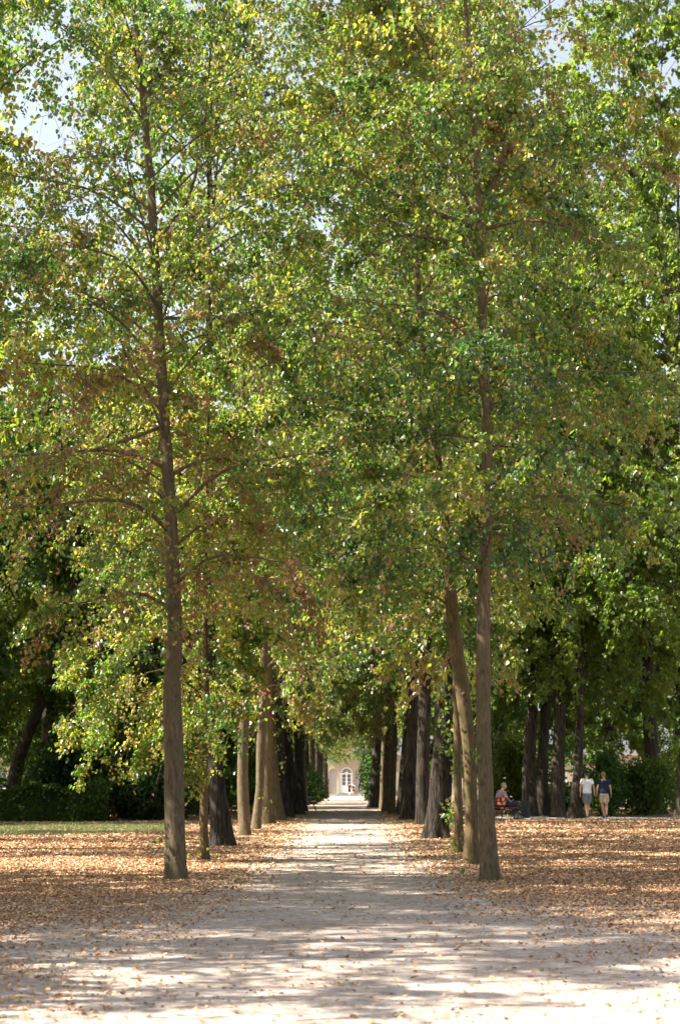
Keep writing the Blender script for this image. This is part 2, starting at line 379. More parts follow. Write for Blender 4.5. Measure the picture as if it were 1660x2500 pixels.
def trunk_arrays(rng, pts, rad, sides=28, flare=0.35, lobes=5, furrow=0.0, rough=0.02, dz=0.12, flare_h=0.28):
    """pts (k,3) local centre line from z=0 up, rad (k,)"""
    pts = np.asarray(pts, float); rad = np.asarray(rad, float)
    z0, z1 = pts[0, 2], pts[-1, 2]
    zs = [z0 - 0.15]; z = z0
    while z < z1: zs.append(z); z += dz * (0.5 if z - z0 < 0.8 else 1 if z - z0 < 6 else 3)
    zs.append(z1); zs = np.array(zs)
    px = np.interp(zs, pts[:, 2], pts[:, 0]); py = np.interp(zs, pts[:, 2], pts[:, 1]); r = np.interp(zs, pts[:, 2], rad)
    kz = 5
    for _ in range(4):
        px[1:-1] = (px[:-2] + 2 * px[1:-1] + px[2:]) / 4; py[1:-1] = (py[:-2] + 2 * py[1:-1] + py[2:]) / 4
    a = np.arange(sides) * 2 * math.pi / sides; ph = rng.uniform(0, 6.28, 12)
    zz = (zs - z0)[:, None]; A = a[None, :]
    rr = r[:, None] * (1 + flare * np.exp(-np.clip(zz, 0, None) / flare_h) * (1 + 0.45 * np.sin(lobes * A + ph[0]) + 0.25 * np.sin(2 * A + ph[1])))
    rr *= 1 + rough * (np.sin(3 * A + 1.3 * zz + ph[2]) + np.sin(2 * A - 2.1 * zz + ph[3]) + 0.8 * np.sin(5 * A + 3.3 * zz + ph[4]) + 0.7 * np.sin(1.0 * A + 4.4 * zz + ph[5]) + 0.5 * rng.normal(0, 1, (len(zs), sides)))
    if furrow:
        k = max(10, int(sides / 5)); wv = np.sin(k * A + 1.6 * np.sin(2.3 * zz + ph[6] + 2 * A) + 0.9 * np.sin(5.1 * zz + ph[7] - 3 * A))
        rr += furrow * (np.abs(wv) ** 0.6 - 0.5)
    V = np.stack([px[:, None] + np.cos(A) * rr, py[:, None] + np.sin(A) * rr, np.repeat(zs[:, None], sides, 1)], -1)
    n = len(zs); i = np.arange(n - 1)[:, None] * sides; j = np.arange(sides)[None]; j2 = (j + 1) % sides
    Q = np.stack([i + j, i + j2, i + sides + j2, i + sides + j], -1).reshape(-1, 4)
    tf = lambda h: np.array([np.interp(h, zs, px), np.interp(h, zs, py), h]); rf = lambda h: float(np.interp(h, zs, r))
    return V.reshape(-1, 3), Q, tf, rf
def knots(rng, tf, rf, spec):
    """swellings and branch scars on a trunk: (z, azimuth, size)"""
    mb = []
    for z, az, s in spec:
        c = tf(z); r = rf(z); d = np.array([math.cos(az), math.sin(az), 0.15])
        p = c + d * (r * 0.6); mb.append((np.stack([p, c + d * (r * 1.0 + s * 0.25), c + d * (r + s * 0.6)])[None], np.array([[s * 1.1, s * 0.9, s * 0.25]])))
    return [batch_tubes(p, q, 8) for p, q in mb]

def px_trunk(px_pts, D, H, lean=(0, 0), y_lean=0.0):
    """pixel centre line -> world points relative to the base, continued to height H"""
    b = P(px_pts[0][0], px_pts[0][1], D); b[2] = float(gz(D))
    out = [np.zeros(3)]
    for x, y, *_ in px_pts[1:]:
        out.append(P(x, y, D) - b)
    out = np.array(out)
    top = out[-1]
    if top[2] < H: 
        sl = (out[-1] - out[-2]); sl = sl / sl[2] * 0.5
        out = np.r_[out, [top + sl * (H - top[2]) * (1, 1, 0) + np.array([0, 0, H - top[2]])]]
    out[:, 1] += y_lean * out[:, 2]
    return b, out

LIMBS = 'limbs'
def px_tree(name, label, cat, group, D, px_pts, widths, H, mats, seed, crown=None, shared=None, tr=None, kn=(), extra_px=(), forks=()):
    """widths: trunk width in photo px at each px point (the top gets 0.02 m)"""
    rng = np.random.default_rng(seed)
    b, pts = px_trunk(px_pts, D, H)
    rad = [wd / (F / D) / 2 for wd in widths]
    if len(pts) > len(rad): rad.append(0.02)
    t = tr or {}
    V, Q, tf, rf = trunk_arrays(rng, pts, rad, **t)
    wood = knots(rng, tf, rf, kn)
    for fp, fr in forks:                                   # extra stems, px points with px widths
        fpts = np.array([P(x, y, D) - b for x, y in fp]); wood.append(tube(fpts, np.array(fr) / (F / D) / 2, 16)[:2])
    root = empty(name, b); tag(root, label, cat, group)
    Vt, Qt = join_wood(wood, V, Q)
    obj('trunk', np_mesh('trunk', Vt, Qt), mats[0], root)
    if crown:
        ex = [(np.array([P(x, y, D + dy) - b for x, y, dy in pl]), r) for pl, r in extra_px]
        kw = dict(crown); size = kw.pop('size', 0.075); mat = kw.pop('mat', M['lime']); hang = kw.pop('hang', 0.5)
        wd, lp, tint = crown_skeleton(rng, tf, rf, extra=ex, **kw)
        Vw, Qw = join_wood(wd)
        obj(LIMBS, np_mesh(LIMBS, Vw, Qw), mats[0], root)
        obj('crown', leaves_mesh('crown', rng, lp, size, tint, hang), mat, root)
        print(name, 'leaves', len(lp))
    if shared:
        lm, cmesh, hp, hc = shared[:4]
        off = tf(hp) - np.array([0, 0, hp])
        rz = rng.uniform(0, 6.28); s = shared[4] if len(shared) > 4 else 1.0
        for nm, me in ((LIMBS, lm), ('crown', cmesh)):
            o = obj(nm, me, None, root, off, rz); o.scale = (s, s, s * (shared[5] if len(shared) > 5 else 1.0) )
    return root

# ---------------------------------------------------------------- setting
def sheet(name, xs, ys, dz, mat, edge=None):
    X, Y = np.meshgrid(xs, ys); Z = gz(Y) + dz
    if edge is not None:
        for j, y in enumerate(ys):
            a, b = edge(y); X[j] = a + (b - a) * np.linspace(0, 1, len(xs))
    V = np.stack([X, Y, Z], -1).reshape(-1, 3); nx, ny = len(xs), len(ys)
    i = np.arange(ny - 1)[:, None] * nx; j = np.arange(nx - 1)[None]
    Q = np.stack([i + j, i + j + 1, i + nx + j + 1, i + nx + j], -1).reshape(-1, 4)
    o = obj(name, np_mesh(name, V, Q), mat); tag(o, kind='structure'); return o
ys_g = np.r_[-60, np.arange(0, 260, 4.0), 300, 500, 1500]
sheet('ground', np.linspace(-600, 600, 61), ys_g, 0.0, M['soil'])
rg = np.random.default_rng(3)
ph = rg.uniform(0, 6.28, 8)
def wob(y, k): return 0.14 * math.sin(y * 1.3 + ph[k]) + 0.10 * math.sin(y * 3.1 + ph[k + 1]) + 0.05 * math.sin(y * 7.7 + ph[k + 2])
def path_edge(y):
    f = 1 / (1 + math.exp((y - 20.5) / 1.3))
    a = -1.38 - 9 * f + wob(y, 0) * (1 + f); b = 1.28 + 9 * f + wob(y, 3) * (1 + f)
    return a, b
sheet('path', np.linspace(0, 1, 25), np.r_[np.arange(-6, 60, 0.25), np.arange(60, 214, 1.5)], 0.006, M['gravel'], path_edge)
def side_edge(y): return (4.4 + 0.25 * math.sin(y * 2.1), 60)
# the side path crosses on the right
def side_path():
    xs = np.arange(3.5, 60, 0.6); V = []; 
    for x in xs:
        yc = 66.5 - 0.10 * (x - 12)
        for yy in (yc - 2.6 + 0.12 * math.sin(x * 2.3), yc - 0.6, yc + 1.0, yc + 2.4 + 0.15 * math.sin(x * 1.7)):
            V.append((x, yy, float(gz(yy)) + 0.006))
    n = len(xs); i = np.arange(n - 1)[:, None] * 4; j = np.arange(3)[None]
    Q = np.stack([i + j, i + 4 + j, i + 4 + j + 1, i + j + 1], -1).reshape(-1, 4)
    tag(obj('side_path', np_mesh('side_path', np.array(V), Q), M['sidegravel']), kind='structure')
side_path()
def lawn_edge(y): 
    return (-60, -5.2 + 0.4 * math.sin(y * 1.1) - max(0, (49 - y)) * 1.0)
sheet('lawn', np.linspace(0, 1, 20), np.arange(44, 58.5, 0.5), 0.004, M['turf'], lawn_edge)
# grass blades
n = 60000
gy = rg.uniform(44, 58.5, n); gx = rg.uniform(-16, -4.6, n)
ge = np.array([lawn_edge(y)[1] for y in gy]); k = gx < ge + rg.normal(0, 0.5, n); gx, gy = gx[k], gy[k]; n = len(gx)
az = rg.uniform(0, 6.28, n); hh = rg.uniform(0.03, 0.085, n); ww = 0.008
b0 = np.c_[gx, gy, gz(gy) + 0.004]; sdv = np.c_[np.cos(az), np.sin(az), np.zeros(n)] * ww; tip = b0 + np.c_[rg.normal(0, .02, n), rg.normal(0, .02, n), hh]
Vg = np.stack([b0 - sdv, b0 + sdv, tip], 1).reshape(-1, 3)
tag(obj('grass', np_mesh('grass', Vg, np.arange(3 * n).reshape(-1, 3), False, {'tint': np.repeat(rg.uniform(0, 1, n), 3)}), M['grass']), 'short green grass of the strip of lawn by the hedge', 'grass', kind='stuff')

# fallen leaves
def vnoise(x, y, s, seed):
    r = np.random.default_rng(seed); g_ = r.uniform(0, 1, (256, 256)); X = x / s + 100; Y = y / s + 60
    i = np.floor(X).astype(int); j = np.floor(Y).astype(int); fx = X - i; fy = Y - j; fx = fx * fx * (3 - 2 * fx); fy = fy * fy * (3 - 2 * fy)
    a = g_[i % 256, j % 256]; b = g_[(i + 1) % 256, j % 256]; c = g_[i % 256, (j + 1) % 256]; d = g_[(i + 1) % 256, (j + 1) % 256]
    return (a * (1 - fx) + b * fx) * (1 - fy) + (c * (1 - fx) + d * fx) * fy
def litter():
    N = 900000
    D = 9 + 76 * rg.uniform(0, 1, N) ** 1.25; hw = 0.235 * D
    x = rg.uniform(-1, 1, N) * np.maximum(hw, 5); y = D
    base = np.abs(x + 0.05) - 0.85
    off = np.clip(base / 2.0, 0, 1) ** 1.3
    f = 1 / (1 + np.exp((y - 21.0 + 0.5 * np.abs(x)) / 1.1))                         # 1 in the open foreground
    cl = vnoise(x, y * 0.6, 0.9, 5) * 0.6 + vnoise(x, y, 0.3, 6) * 0.4
    side = np.clip((-x - 1.2) / 2.5, 0, 1) + 0.8 * np.clip((x - 1.5) / 2.5, 0, 1)
    near = (0.03 + 0.34 * side * (0.3 + cl) * np.clip((y - 9) / 9, .25, 1)) * (0.3 + 1.9 * cl ** 2)
    far = 0.03 * cl + off * (0.45 + 0.6 * cl)
    dens = f * near + (1 - f) * far
    dens *= np.clip(30 / y, 0.5, 1.0) * np.where(D < 22, 1.0, 1.0)
    lawn = (x < -5.2 - np.maximum(0, 49 - y)) & (y > 44) & (y < 58.5)
    dens = np.where(lawn, dens * 0.10, dens)
    sp = (x > 4) & (np.abs(y - (66.5 - 0.1 * (x - 12))) < 2.3); dens = np.where(sp, dens * 0.03, dens)
    k = rg.uniform(0, 1, N) < dens; x, y = x[k], y[k]
    n = len(x); print('litter', n)
    sz = 0.031 * np.clip(rg.normal(1, 0.35, n), 0.4, 2.0) * np.clip(y / 22, 1, 2.2)
    az = rg.uniform(0, 6.28, n); T = unit(np.c_[np.cos(az), np.sin(az), rg.normal(0, 0.25, n)])
    Nn = unit(np.c_[rg.normal(0, 0.35, (n, 2)), np.ones(n)]); Nn = unit(Nn - T * (Nn * T).sum(1, keepdims=True)); B = np.cross(T, Nn)
    fold = rg.uniform(-3, 3, n)
    pos = np.c_[x, y, gz(y) + 0.012 + rg.uniform(0, 0.012, n)]
    V = pos[:, None, :] + sz[:, None, None] * (LT[None, :, 0:1] * B[:, None, :] + (LT[None, :, 1:2] - 0.5) * T[:, None, :] + LT[None, :, 2:3] * fold[:, None, None] * Nn[:, None, :])
    V[:, :, 2] = np.maximum(V[:, :, 2], (gz(y) + 0.009)[:, None])
    Q = (np.arange(n)[:, None, None] * 6 + LQ[None]).reshape(-1, 4)
    t = np.clip(rg.normal(0.5, 0.22, n), 0, 0.97); t = np.where(rg.uniform(0, 1, n) < 0.02, 1.0, t)
    me = np_mesh('fallen_leaves', V.reshape(-1, 3), Q, False, {'tint': np.repeat(t, 6)})
    tag(obj('fallen_leaves', me, M['litter']), 'dry tan and orange leaves fallen over the gravel and soil', 'fallen leaves', kind='stuff')
litter()

# ---------------------------------------------------------------- front trees
def brown_low(lp, dead, rng):
    z = lp[:, 2]; m = np.exp(-((z - 6.0) / 2.6) ** 2)
    return 0.10 * m + np.where((dead < 0.16 + 0.32 * m) & (rng.uniform(0, 1, len(z)) < .65), 0.34, 0) + 0.05 * (z > 10)
def warm_top(lp, dead, rng):
    z = lp[:, 2]; 
    return 0.10 * np.clip((z - 9) / 5, 0, 1) + np.where((dead < 0.05 + 0.10 * np.clip((z - 9) / 5, 0, 1)) & (rng.uniform(0, 1, len(z)) < .7), 0.32, 0) - 0.04 * (z < 8)
px_tree('linden_tree', 'young linden with smooth grey brown trunk nearest the camera on the left of the path', 'tree', 'lindens lining the path',
        25.8, [(429, 2140), (428, 2000), (425, 1850), (420, 1700), (428, 1525), (413, 1165), (397, 953), (386, 741), (370, 450), (355, 318), (344, 159), (328, 21)],
        [50, 49, 46, 43, 37, 30, 26, 23, 21, 18, 16, 14], 19, (M['bark'],), 11,
        crown=dict(h0=4.0, h1=18.8, Rm=4.7, nl=64, ns=10, nt_=8, kl=17, tint0=0.46, tintfn=brown_low, size=0.062, droop=0.30, gap=0.12),
        kn=[(4.1, 3.0, 0.06), (3.4, 3.3, 0.05), (4.5, -1.2, 0.04), (2.6, -2.0, 0.03)], tr=dict(flare=0.20, sides=40, rough=0.028, flare_h=.22),
        extra_px=[([(388, 775, 0), (470, 780, -.5), (530, 772, -1), (620, 800, -1.5)], 0.035), ([(380, 590, 0), (460, 500, .4), (500, 330, .8), (520, 60, 1)], 0.04), ([(365, 235, 0), (392, 150, -.3), (410, 40, -.5)], 0.035),
                  ([(390, 560, 0), (440, 600, -.6), (490, 640, -1.2)], 0.03), ([(400, 1040, 0), (300, 1080, -1), (180, 1110, -1.6), (20, 1180, -2)], 0.03)])
px_tree('linden_tree', 'slender straight linden nearest the camera on the right of the path', 'tree', 'lindens lining the path',
        25.5, [(1193, 2143), (1191, 2060), (1186, 1959), (1180, 1800), (1179, 1482), (1188, 1270), (1190, 1059), (1180, 847), (1173, 635), (1168, 500), (1162, 370), (1150, 200), (1138, 60)],
        [44, 42, 38, 35, 34, 29, 26, 22, 20, 17, 14, 12, 10], 19, (M['bark'],), 12,
        crown=dict(h0=4.4, h1=18.8, Rm=4.2, nl=66, ns=10, nt_=8, kl=15, tint0=0.42, tintfn=warm_top, size=0.066, droop=0.34, gap=0.05),
        kn=[(3.1, -1.6, 0.05), (5.1, 1.2, 0.05), (1.9, -2.6, 0.03)], tr=dict(flare=0.24, sides=40, rough=0.026, flare_h=.22),
        extra_px=[([(1168, 655, 0), (1120, 600, -.3), (1050, 575, -.6), (960, 570, -.8), (880, 640, -1.1)], 0.05), ([(1170, 560, 0), (1060, 520, -.4), (950, 470, -.8), (880, 420, -1), (800, 390, -1.2)], 0.05),
                  ([(1185, 560, 0), (1270, 535, -.3), (1380, 545, -.6), (1480, 600, -1), (1560, 620, -1.3)], 0.032), ([(1190, 480, 0), (1225, 400, .3), (1235, 280, .6), (1232, 240, .8)], 0.04),
                  ([(1110, 260, 0), (1080, 170, -.3), (1010, 60, -.5), (930, -10, -.8)], 0.03)])
px_tree('linden_tree', 'olive brown linden with curved trunk just behind the slender first one on the right', 'tree', 'lindens lining the path',
        30.3, [(1150, 2105), (1151, 1980), (1145, 1837), (1133, 1722), (1121, 1636), (1108, 1550), (1098, 1429), (1088, 1302), (1059, 1059), (1040, 880), (1020, 700)],
        [34, 32, 31, 33, 34, 34, 31, 27, 22, 18, 14], 15.5, (M['bark_olive'],), 13,
        crown=dict(h0=4.3, h1=15.3, Rm=3.9, nl=50, ns=10, nt_=8, kl=15, tint0=0.44, size=0.069, gap=0.05, droop=0.35),
        kn=[(4.2, -1.9, 0.07), (4.35, -1.3, 0.06), (3.0, -1.5, 0.04)], tr=dict(flare=0.25, sides=32, rough=0.03))
px_tree('linden_tree', 'thin young linden with low bright yellow green crown behind the nearest left trunk', 'tree', 'lindens lining the path',
        31.9, [(502, 2095), (498, 2020), (498, 1880), (500, 1760), (503, 1680), (500, 1560), (502, 1400)],
        [21, 20, 20, 21, 18, 14, 11], 8.6, (M['bark_olive'],), 14,
        crown=dict(h0=2.6, h1=8.3, Rm=3.1, nl=34, ns=9, nt_=8, kl=22, tint0=0.53, size=0.062, droop=0.55, gap=0.05, asym=lambda az, t: 1.2 if math.cos(az) < 0.1 else 0.55),
        tr=dict(flare=0.2, sides=20), extra_px=[([(498, 1760, 0), (440, 1700, -.3), (330, 1690, -.6), (200, 1640, -1)], 0.03), ([(500, 1740, 0), (420, 1790, -.6), (350, 1830, -1)], 0.02)])

# ---------------------------------------------------------------- shared crowns
def shared_crown(seed, H0, H1, Rm, size, tint0, mat, bark, nl=40, ns=8, nt_=7, kl=9, **kw):
    rng = np.random.default_rng(seed)
    wd, lp, tint = crown_skeleton(rng, lambda h: np.array([0, 0, h]), lambda h: 0.25 * (1 - h / (H1 + 4)), H0, H1, Rm, nl, ns, nt_, kl, tint0=tint0, spread=0.075, twigs=False, sub_sides=3, **kw)
    Vw, Qw = join_wood(wd)
    a = np_mesh(LIMBS, Vw, Qw); a.materials.append(bark)
    b = leaves_mesh('crown', rng, lp, size, tint); b.materials.append(mat)
    print('shared', len(lp)); return a, b
rowA = shared_crown(21, 4.3, 16.5, 3.9, 0.098, 0.43, M['lime_far'], M['bark'], tintfn=lambda lp, d, r: np.where(d < 0.07, 0.3, 0))
rowB = shared_crown(22, 4.6, 17.5, 4.1, 0.098, 0.39, M['lime_far'], M['bark_dark'], nl=42)
rowC = shared_crown(23, 3.3, 15.0, 3.6, 0.098, 0.46, M['lime_far'], M['bark'], nl=36, tintfn=lambda lp, d, r: np.where(d < 0.10, 0.3, 0))

left = [ # D, px pts, widths, H, mats, label, crown, trunk
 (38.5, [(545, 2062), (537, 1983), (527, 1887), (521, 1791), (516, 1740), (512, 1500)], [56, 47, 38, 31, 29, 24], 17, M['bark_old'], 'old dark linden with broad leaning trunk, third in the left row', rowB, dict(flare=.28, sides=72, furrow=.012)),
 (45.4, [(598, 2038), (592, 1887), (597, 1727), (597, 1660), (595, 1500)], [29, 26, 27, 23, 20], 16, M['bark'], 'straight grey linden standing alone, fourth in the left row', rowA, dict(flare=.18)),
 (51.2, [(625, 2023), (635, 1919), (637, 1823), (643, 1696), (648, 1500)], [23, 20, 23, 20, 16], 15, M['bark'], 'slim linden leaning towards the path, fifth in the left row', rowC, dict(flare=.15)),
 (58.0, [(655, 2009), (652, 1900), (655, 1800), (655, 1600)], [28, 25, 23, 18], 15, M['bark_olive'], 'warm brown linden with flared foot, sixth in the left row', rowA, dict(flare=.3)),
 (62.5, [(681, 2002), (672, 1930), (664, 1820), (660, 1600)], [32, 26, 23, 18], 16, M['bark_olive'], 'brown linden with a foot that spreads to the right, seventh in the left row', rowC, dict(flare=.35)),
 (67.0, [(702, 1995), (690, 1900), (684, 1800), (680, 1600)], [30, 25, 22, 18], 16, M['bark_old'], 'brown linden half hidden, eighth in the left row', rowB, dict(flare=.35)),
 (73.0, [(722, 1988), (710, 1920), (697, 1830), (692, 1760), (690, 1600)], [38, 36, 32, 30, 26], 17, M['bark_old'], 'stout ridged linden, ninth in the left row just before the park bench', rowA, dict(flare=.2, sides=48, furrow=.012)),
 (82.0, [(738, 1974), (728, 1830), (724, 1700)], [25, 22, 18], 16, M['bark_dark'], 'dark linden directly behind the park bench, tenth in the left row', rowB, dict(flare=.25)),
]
for i, (D, pp, wd, H, mt, lab, cr, tr) in enumerate(left):
    hc = 0
    px_tree('linden_tree', lab, 'tree', 'lindens lining the path', D, pp, wd, H, (mt,), 100 + i, shared=(cr[0], cr[1], 6.0, 0, 1.12 if D < 50 else 1.0, 1.12), tr=tr)
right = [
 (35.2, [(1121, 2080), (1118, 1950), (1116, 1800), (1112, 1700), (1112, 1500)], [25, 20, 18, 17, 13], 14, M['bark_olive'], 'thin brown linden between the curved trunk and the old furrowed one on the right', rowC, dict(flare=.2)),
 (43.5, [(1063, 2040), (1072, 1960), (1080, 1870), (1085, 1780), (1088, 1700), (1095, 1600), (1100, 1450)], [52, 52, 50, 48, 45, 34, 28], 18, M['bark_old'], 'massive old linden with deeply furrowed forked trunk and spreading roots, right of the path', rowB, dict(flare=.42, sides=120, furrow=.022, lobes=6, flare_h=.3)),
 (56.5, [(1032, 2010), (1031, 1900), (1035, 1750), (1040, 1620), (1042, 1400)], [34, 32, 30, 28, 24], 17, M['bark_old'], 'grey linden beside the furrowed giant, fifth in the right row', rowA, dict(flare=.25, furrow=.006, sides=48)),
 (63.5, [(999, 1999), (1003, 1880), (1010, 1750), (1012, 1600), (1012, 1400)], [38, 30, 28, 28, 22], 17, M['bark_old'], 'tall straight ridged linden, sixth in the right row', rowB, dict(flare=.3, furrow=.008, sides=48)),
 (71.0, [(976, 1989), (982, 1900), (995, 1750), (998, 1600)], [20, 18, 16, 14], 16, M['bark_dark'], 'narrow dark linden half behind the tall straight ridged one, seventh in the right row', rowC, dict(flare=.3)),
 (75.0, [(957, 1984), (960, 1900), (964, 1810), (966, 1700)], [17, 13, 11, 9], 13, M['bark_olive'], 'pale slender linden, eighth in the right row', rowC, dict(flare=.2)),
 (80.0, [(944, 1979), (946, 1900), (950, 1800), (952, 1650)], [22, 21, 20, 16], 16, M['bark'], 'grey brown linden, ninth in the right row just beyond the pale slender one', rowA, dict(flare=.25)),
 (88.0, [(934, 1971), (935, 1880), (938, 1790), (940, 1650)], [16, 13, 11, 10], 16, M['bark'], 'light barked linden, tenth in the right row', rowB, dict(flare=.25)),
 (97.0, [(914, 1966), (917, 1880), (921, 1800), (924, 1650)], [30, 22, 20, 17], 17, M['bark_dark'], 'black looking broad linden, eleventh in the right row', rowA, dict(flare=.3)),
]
for i, (D, pp, wd, H, mt, lab, cr, tr) in enumerate(right):
    fk = []
    if i == 1: fk = [([(1090, 1760), (1108, 1690), (1128, 1600), (1140, 1500), (1147, 1400), (1152, 1200)], [30, 30, 32, 32, 30, 22])]
    px_tree('linden_tree', lab, 'tree', 'lindens lining the path', D, pp, wd, H, (mt,), 200 + i, shared=(cr[0], cr[1], 6.0, 0, 1.15 if D in (43.5, 56.5, 63.5) else 1.0, 1.12), tr=tr, forks=fk)
# further lindens, each side, to the end of the path
rng = np.random.default_rng(5)
far_l = [92, 100, 109, 118, 128, 139, 151, 164, 178, 194]
far_r = [107, 117, 128, 140, 153, 167, 182, 198]
for sgn, ds in ((-1, far_l), (1, far_r)):
    for i, D in enumerate(ds):
        x = (-2.95 if sgn < 0 else 2.15) + rng.normal(0, 0.12) + (0.6 if sgn < 0 else 0) * min(1, (D - 90) / 110)
        V, Q, tf, rf = trunk_arrays(rng, [(0, 0, 0), (rng.normal(0, .15), 0, 5), (rng.normal(0, .3), 0, 15)], [.26, .2, .06], sides=20, dz=.3)
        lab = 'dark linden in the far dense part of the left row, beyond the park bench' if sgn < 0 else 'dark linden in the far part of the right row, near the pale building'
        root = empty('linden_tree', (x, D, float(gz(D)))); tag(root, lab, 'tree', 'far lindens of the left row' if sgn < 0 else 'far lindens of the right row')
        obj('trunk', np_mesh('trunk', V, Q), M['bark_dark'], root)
        cr = (rowA, rowB)[int(rng.integers(2))]; rz = rng.uniform(0, 6.28)
        for nm, me in ((LIMBS, cr[0]), ('crown', cr[1])): obj(nm, me, None, root, (0, 0, -.15), rz)

# ---------------------------------------------------------------- woodland behind and trees beside the frame
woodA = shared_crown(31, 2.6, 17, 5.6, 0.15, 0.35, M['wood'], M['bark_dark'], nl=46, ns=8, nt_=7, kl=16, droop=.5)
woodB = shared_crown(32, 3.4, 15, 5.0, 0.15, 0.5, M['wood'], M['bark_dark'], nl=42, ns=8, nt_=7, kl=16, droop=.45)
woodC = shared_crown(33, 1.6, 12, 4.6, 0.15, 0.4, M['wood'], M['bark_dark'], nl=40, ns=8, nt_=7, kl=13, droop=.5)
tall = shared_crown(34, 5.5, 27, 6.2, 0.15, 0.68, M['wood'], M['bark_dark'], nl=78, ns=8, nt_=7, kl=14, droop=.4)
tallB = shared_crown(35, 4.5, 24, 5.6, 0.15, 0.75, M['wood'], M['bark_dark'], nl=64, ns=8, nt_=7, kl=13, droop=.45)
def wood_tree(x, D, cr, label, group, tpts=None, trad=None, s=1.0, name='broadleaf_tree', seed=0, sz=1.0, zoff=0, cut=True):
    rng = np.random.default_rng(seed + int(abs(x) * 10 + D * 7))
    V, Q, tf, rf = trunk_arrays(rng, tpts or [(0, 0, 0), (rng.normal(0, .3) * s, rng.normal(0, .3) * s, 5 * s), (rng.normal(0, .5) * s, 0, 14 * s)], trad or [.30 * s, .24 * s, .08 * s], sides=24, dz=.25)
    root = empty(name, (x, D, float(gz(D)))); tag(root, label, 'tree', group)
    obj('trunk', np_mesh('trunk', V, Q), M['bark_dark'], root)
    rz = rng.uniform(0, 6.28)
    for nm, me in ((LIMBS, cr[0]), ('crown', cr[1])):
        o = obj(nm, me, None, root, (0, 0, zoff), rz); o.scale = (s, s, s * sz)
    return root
def pxw(pts, ws, D):
    b = P(pts[0][0], pts[0][1], D); b[2] = float(gz(D)); q = np.array([P(x, y, D) - b for x, y in pts]); q[0] = 0
    return b[0], [tuple(v) for v in q], [v / (F / D) / 2 for v in ws]
rt = [ # right-hand trunks by the side path
 (69.0, [(1281, 1983), (1282, 1880), (1290, 1780), (1296, 1700), (1300, 1500)], [17, 17, 15, 14, 10], tallB, 'brown leaning trunk behind the litter bin, beside the side path'),
 (69.8, [(1302, 1984), (1297, 1880), (1302, 1780), (1304, 1700), (1306, 1500)], [20, 16, 17, 18, 12], tall, 'trunk with a bright edge just right of the litter bin'),
 (70.5, [(1324, 1983), (1322, 1880), (1328, 1800), (1332, 1700), (1334, 1500)], [30, 27, 22, 22, 16], tallB, 'thick dark trunk in the middle of the group right of the litter bin'),
 (68.0, [(1361, 1988), (1360, 1880), (1365, 1780), (1366, 1700), (1366, 1500)], [34, 32, 30, 30, 22], tall, 'thick grey trunk left of the man in the white shirt'),
 (66.8, [(1402, 1993), (1408, 1900), (1414, 1800), (1415, 1700), (1416, 1500)], [34, 22, 20, 19, 14], tallB, 'dark trunk directly behind the man in the white shirt'),
 (74.0, [(1600, 1971), (1592, 1900), (1588, 1800), (1582, 1750), (1580, 1500)], [52, 38, 34, 32, 26], tallB, 'stout trunk on the leaf covered bank right of the two walkers'),
 (63.2, [(1664, 1998), (1662, 1940), (1668, 1850), (1676, 1700)], [36, 26, 24, 22], tall, 'trunk cut by the right edge beside the side path'),
]
for i, (D, pp, ws, cr, lab) in enumerate(rt):
    x, tp, tr_ = pxw(pp, ws, D)
    tp.append((tp[-1][0] + .3, 0, 25)); tr_.append(.05)
    wood_tree(x, D, cr, lab, 'trees by the side path', tp, tr_, seed=i, s=[.8, .95, .85, 1, .9, 1.1, 1.1][i], zoff=1.2, cut=i not in (2, 4))
lt = [
 (-13.2, 66, woodB, 'dark leaning tree at the left edge behind the hedge', [(0, 0, 0), (.4, 0, 2.5), (1.6, 0, 5.5), (2.4, 0, 9), (2.6, 0, 14)], [.3, .26, .2, .14, .05]),
 (-10.6, 74, woodA, 'slim pale trunk in the shade behind the middle of the hedge', [(0, 0, 0), (.05, 0, 3), (.1, 0, 8), (.1, 0, 14)], [.2, .15, .12, .05]),
 (-6.3, 72, woodC, 'dark upright trunk between the nearest left linden and the leaning old one', [(0, 0, 0), (0, 0, 3), (.1, 0, 8), (.1, 0, 12)], [.36, .3, .25, .08]),
 (-12.6, 71, rowC, 'tall yellow green tree standing high above the hedge', [(0, 0, 0), (0, 0, 3), (.1, 0, 8), (.1, 0, 20)], [.36, .3, .25, .08]),
 (-8.2, 76, rowA, 'tall tree with open crown seen over the leaning left linden', [(0, 0, 0), (0, 0, 3), (.1, 0, 8), (.1, 0, 20)], [.36, .3, .25, .08]),
 (-8.6, 66, woodC, 'low spreading dark tree above the right end of the hedge', None, None),
 (-16.0, 62, woodC, 'dark tree at the far left behind the hedge end', None, None),
]
for i, (x, D, cr, lab, tp, tr_) in enumerate(lt):
    wood_tree(x, D, cr, lab, 'shaded trees behind the hedge', tp, tr_, seed=40 + i, zoff=0 if cr is woodC else .8, s=1.6 if cr in (rowA, rowC) else 1.0)
rng = np.random.default_rng(77)
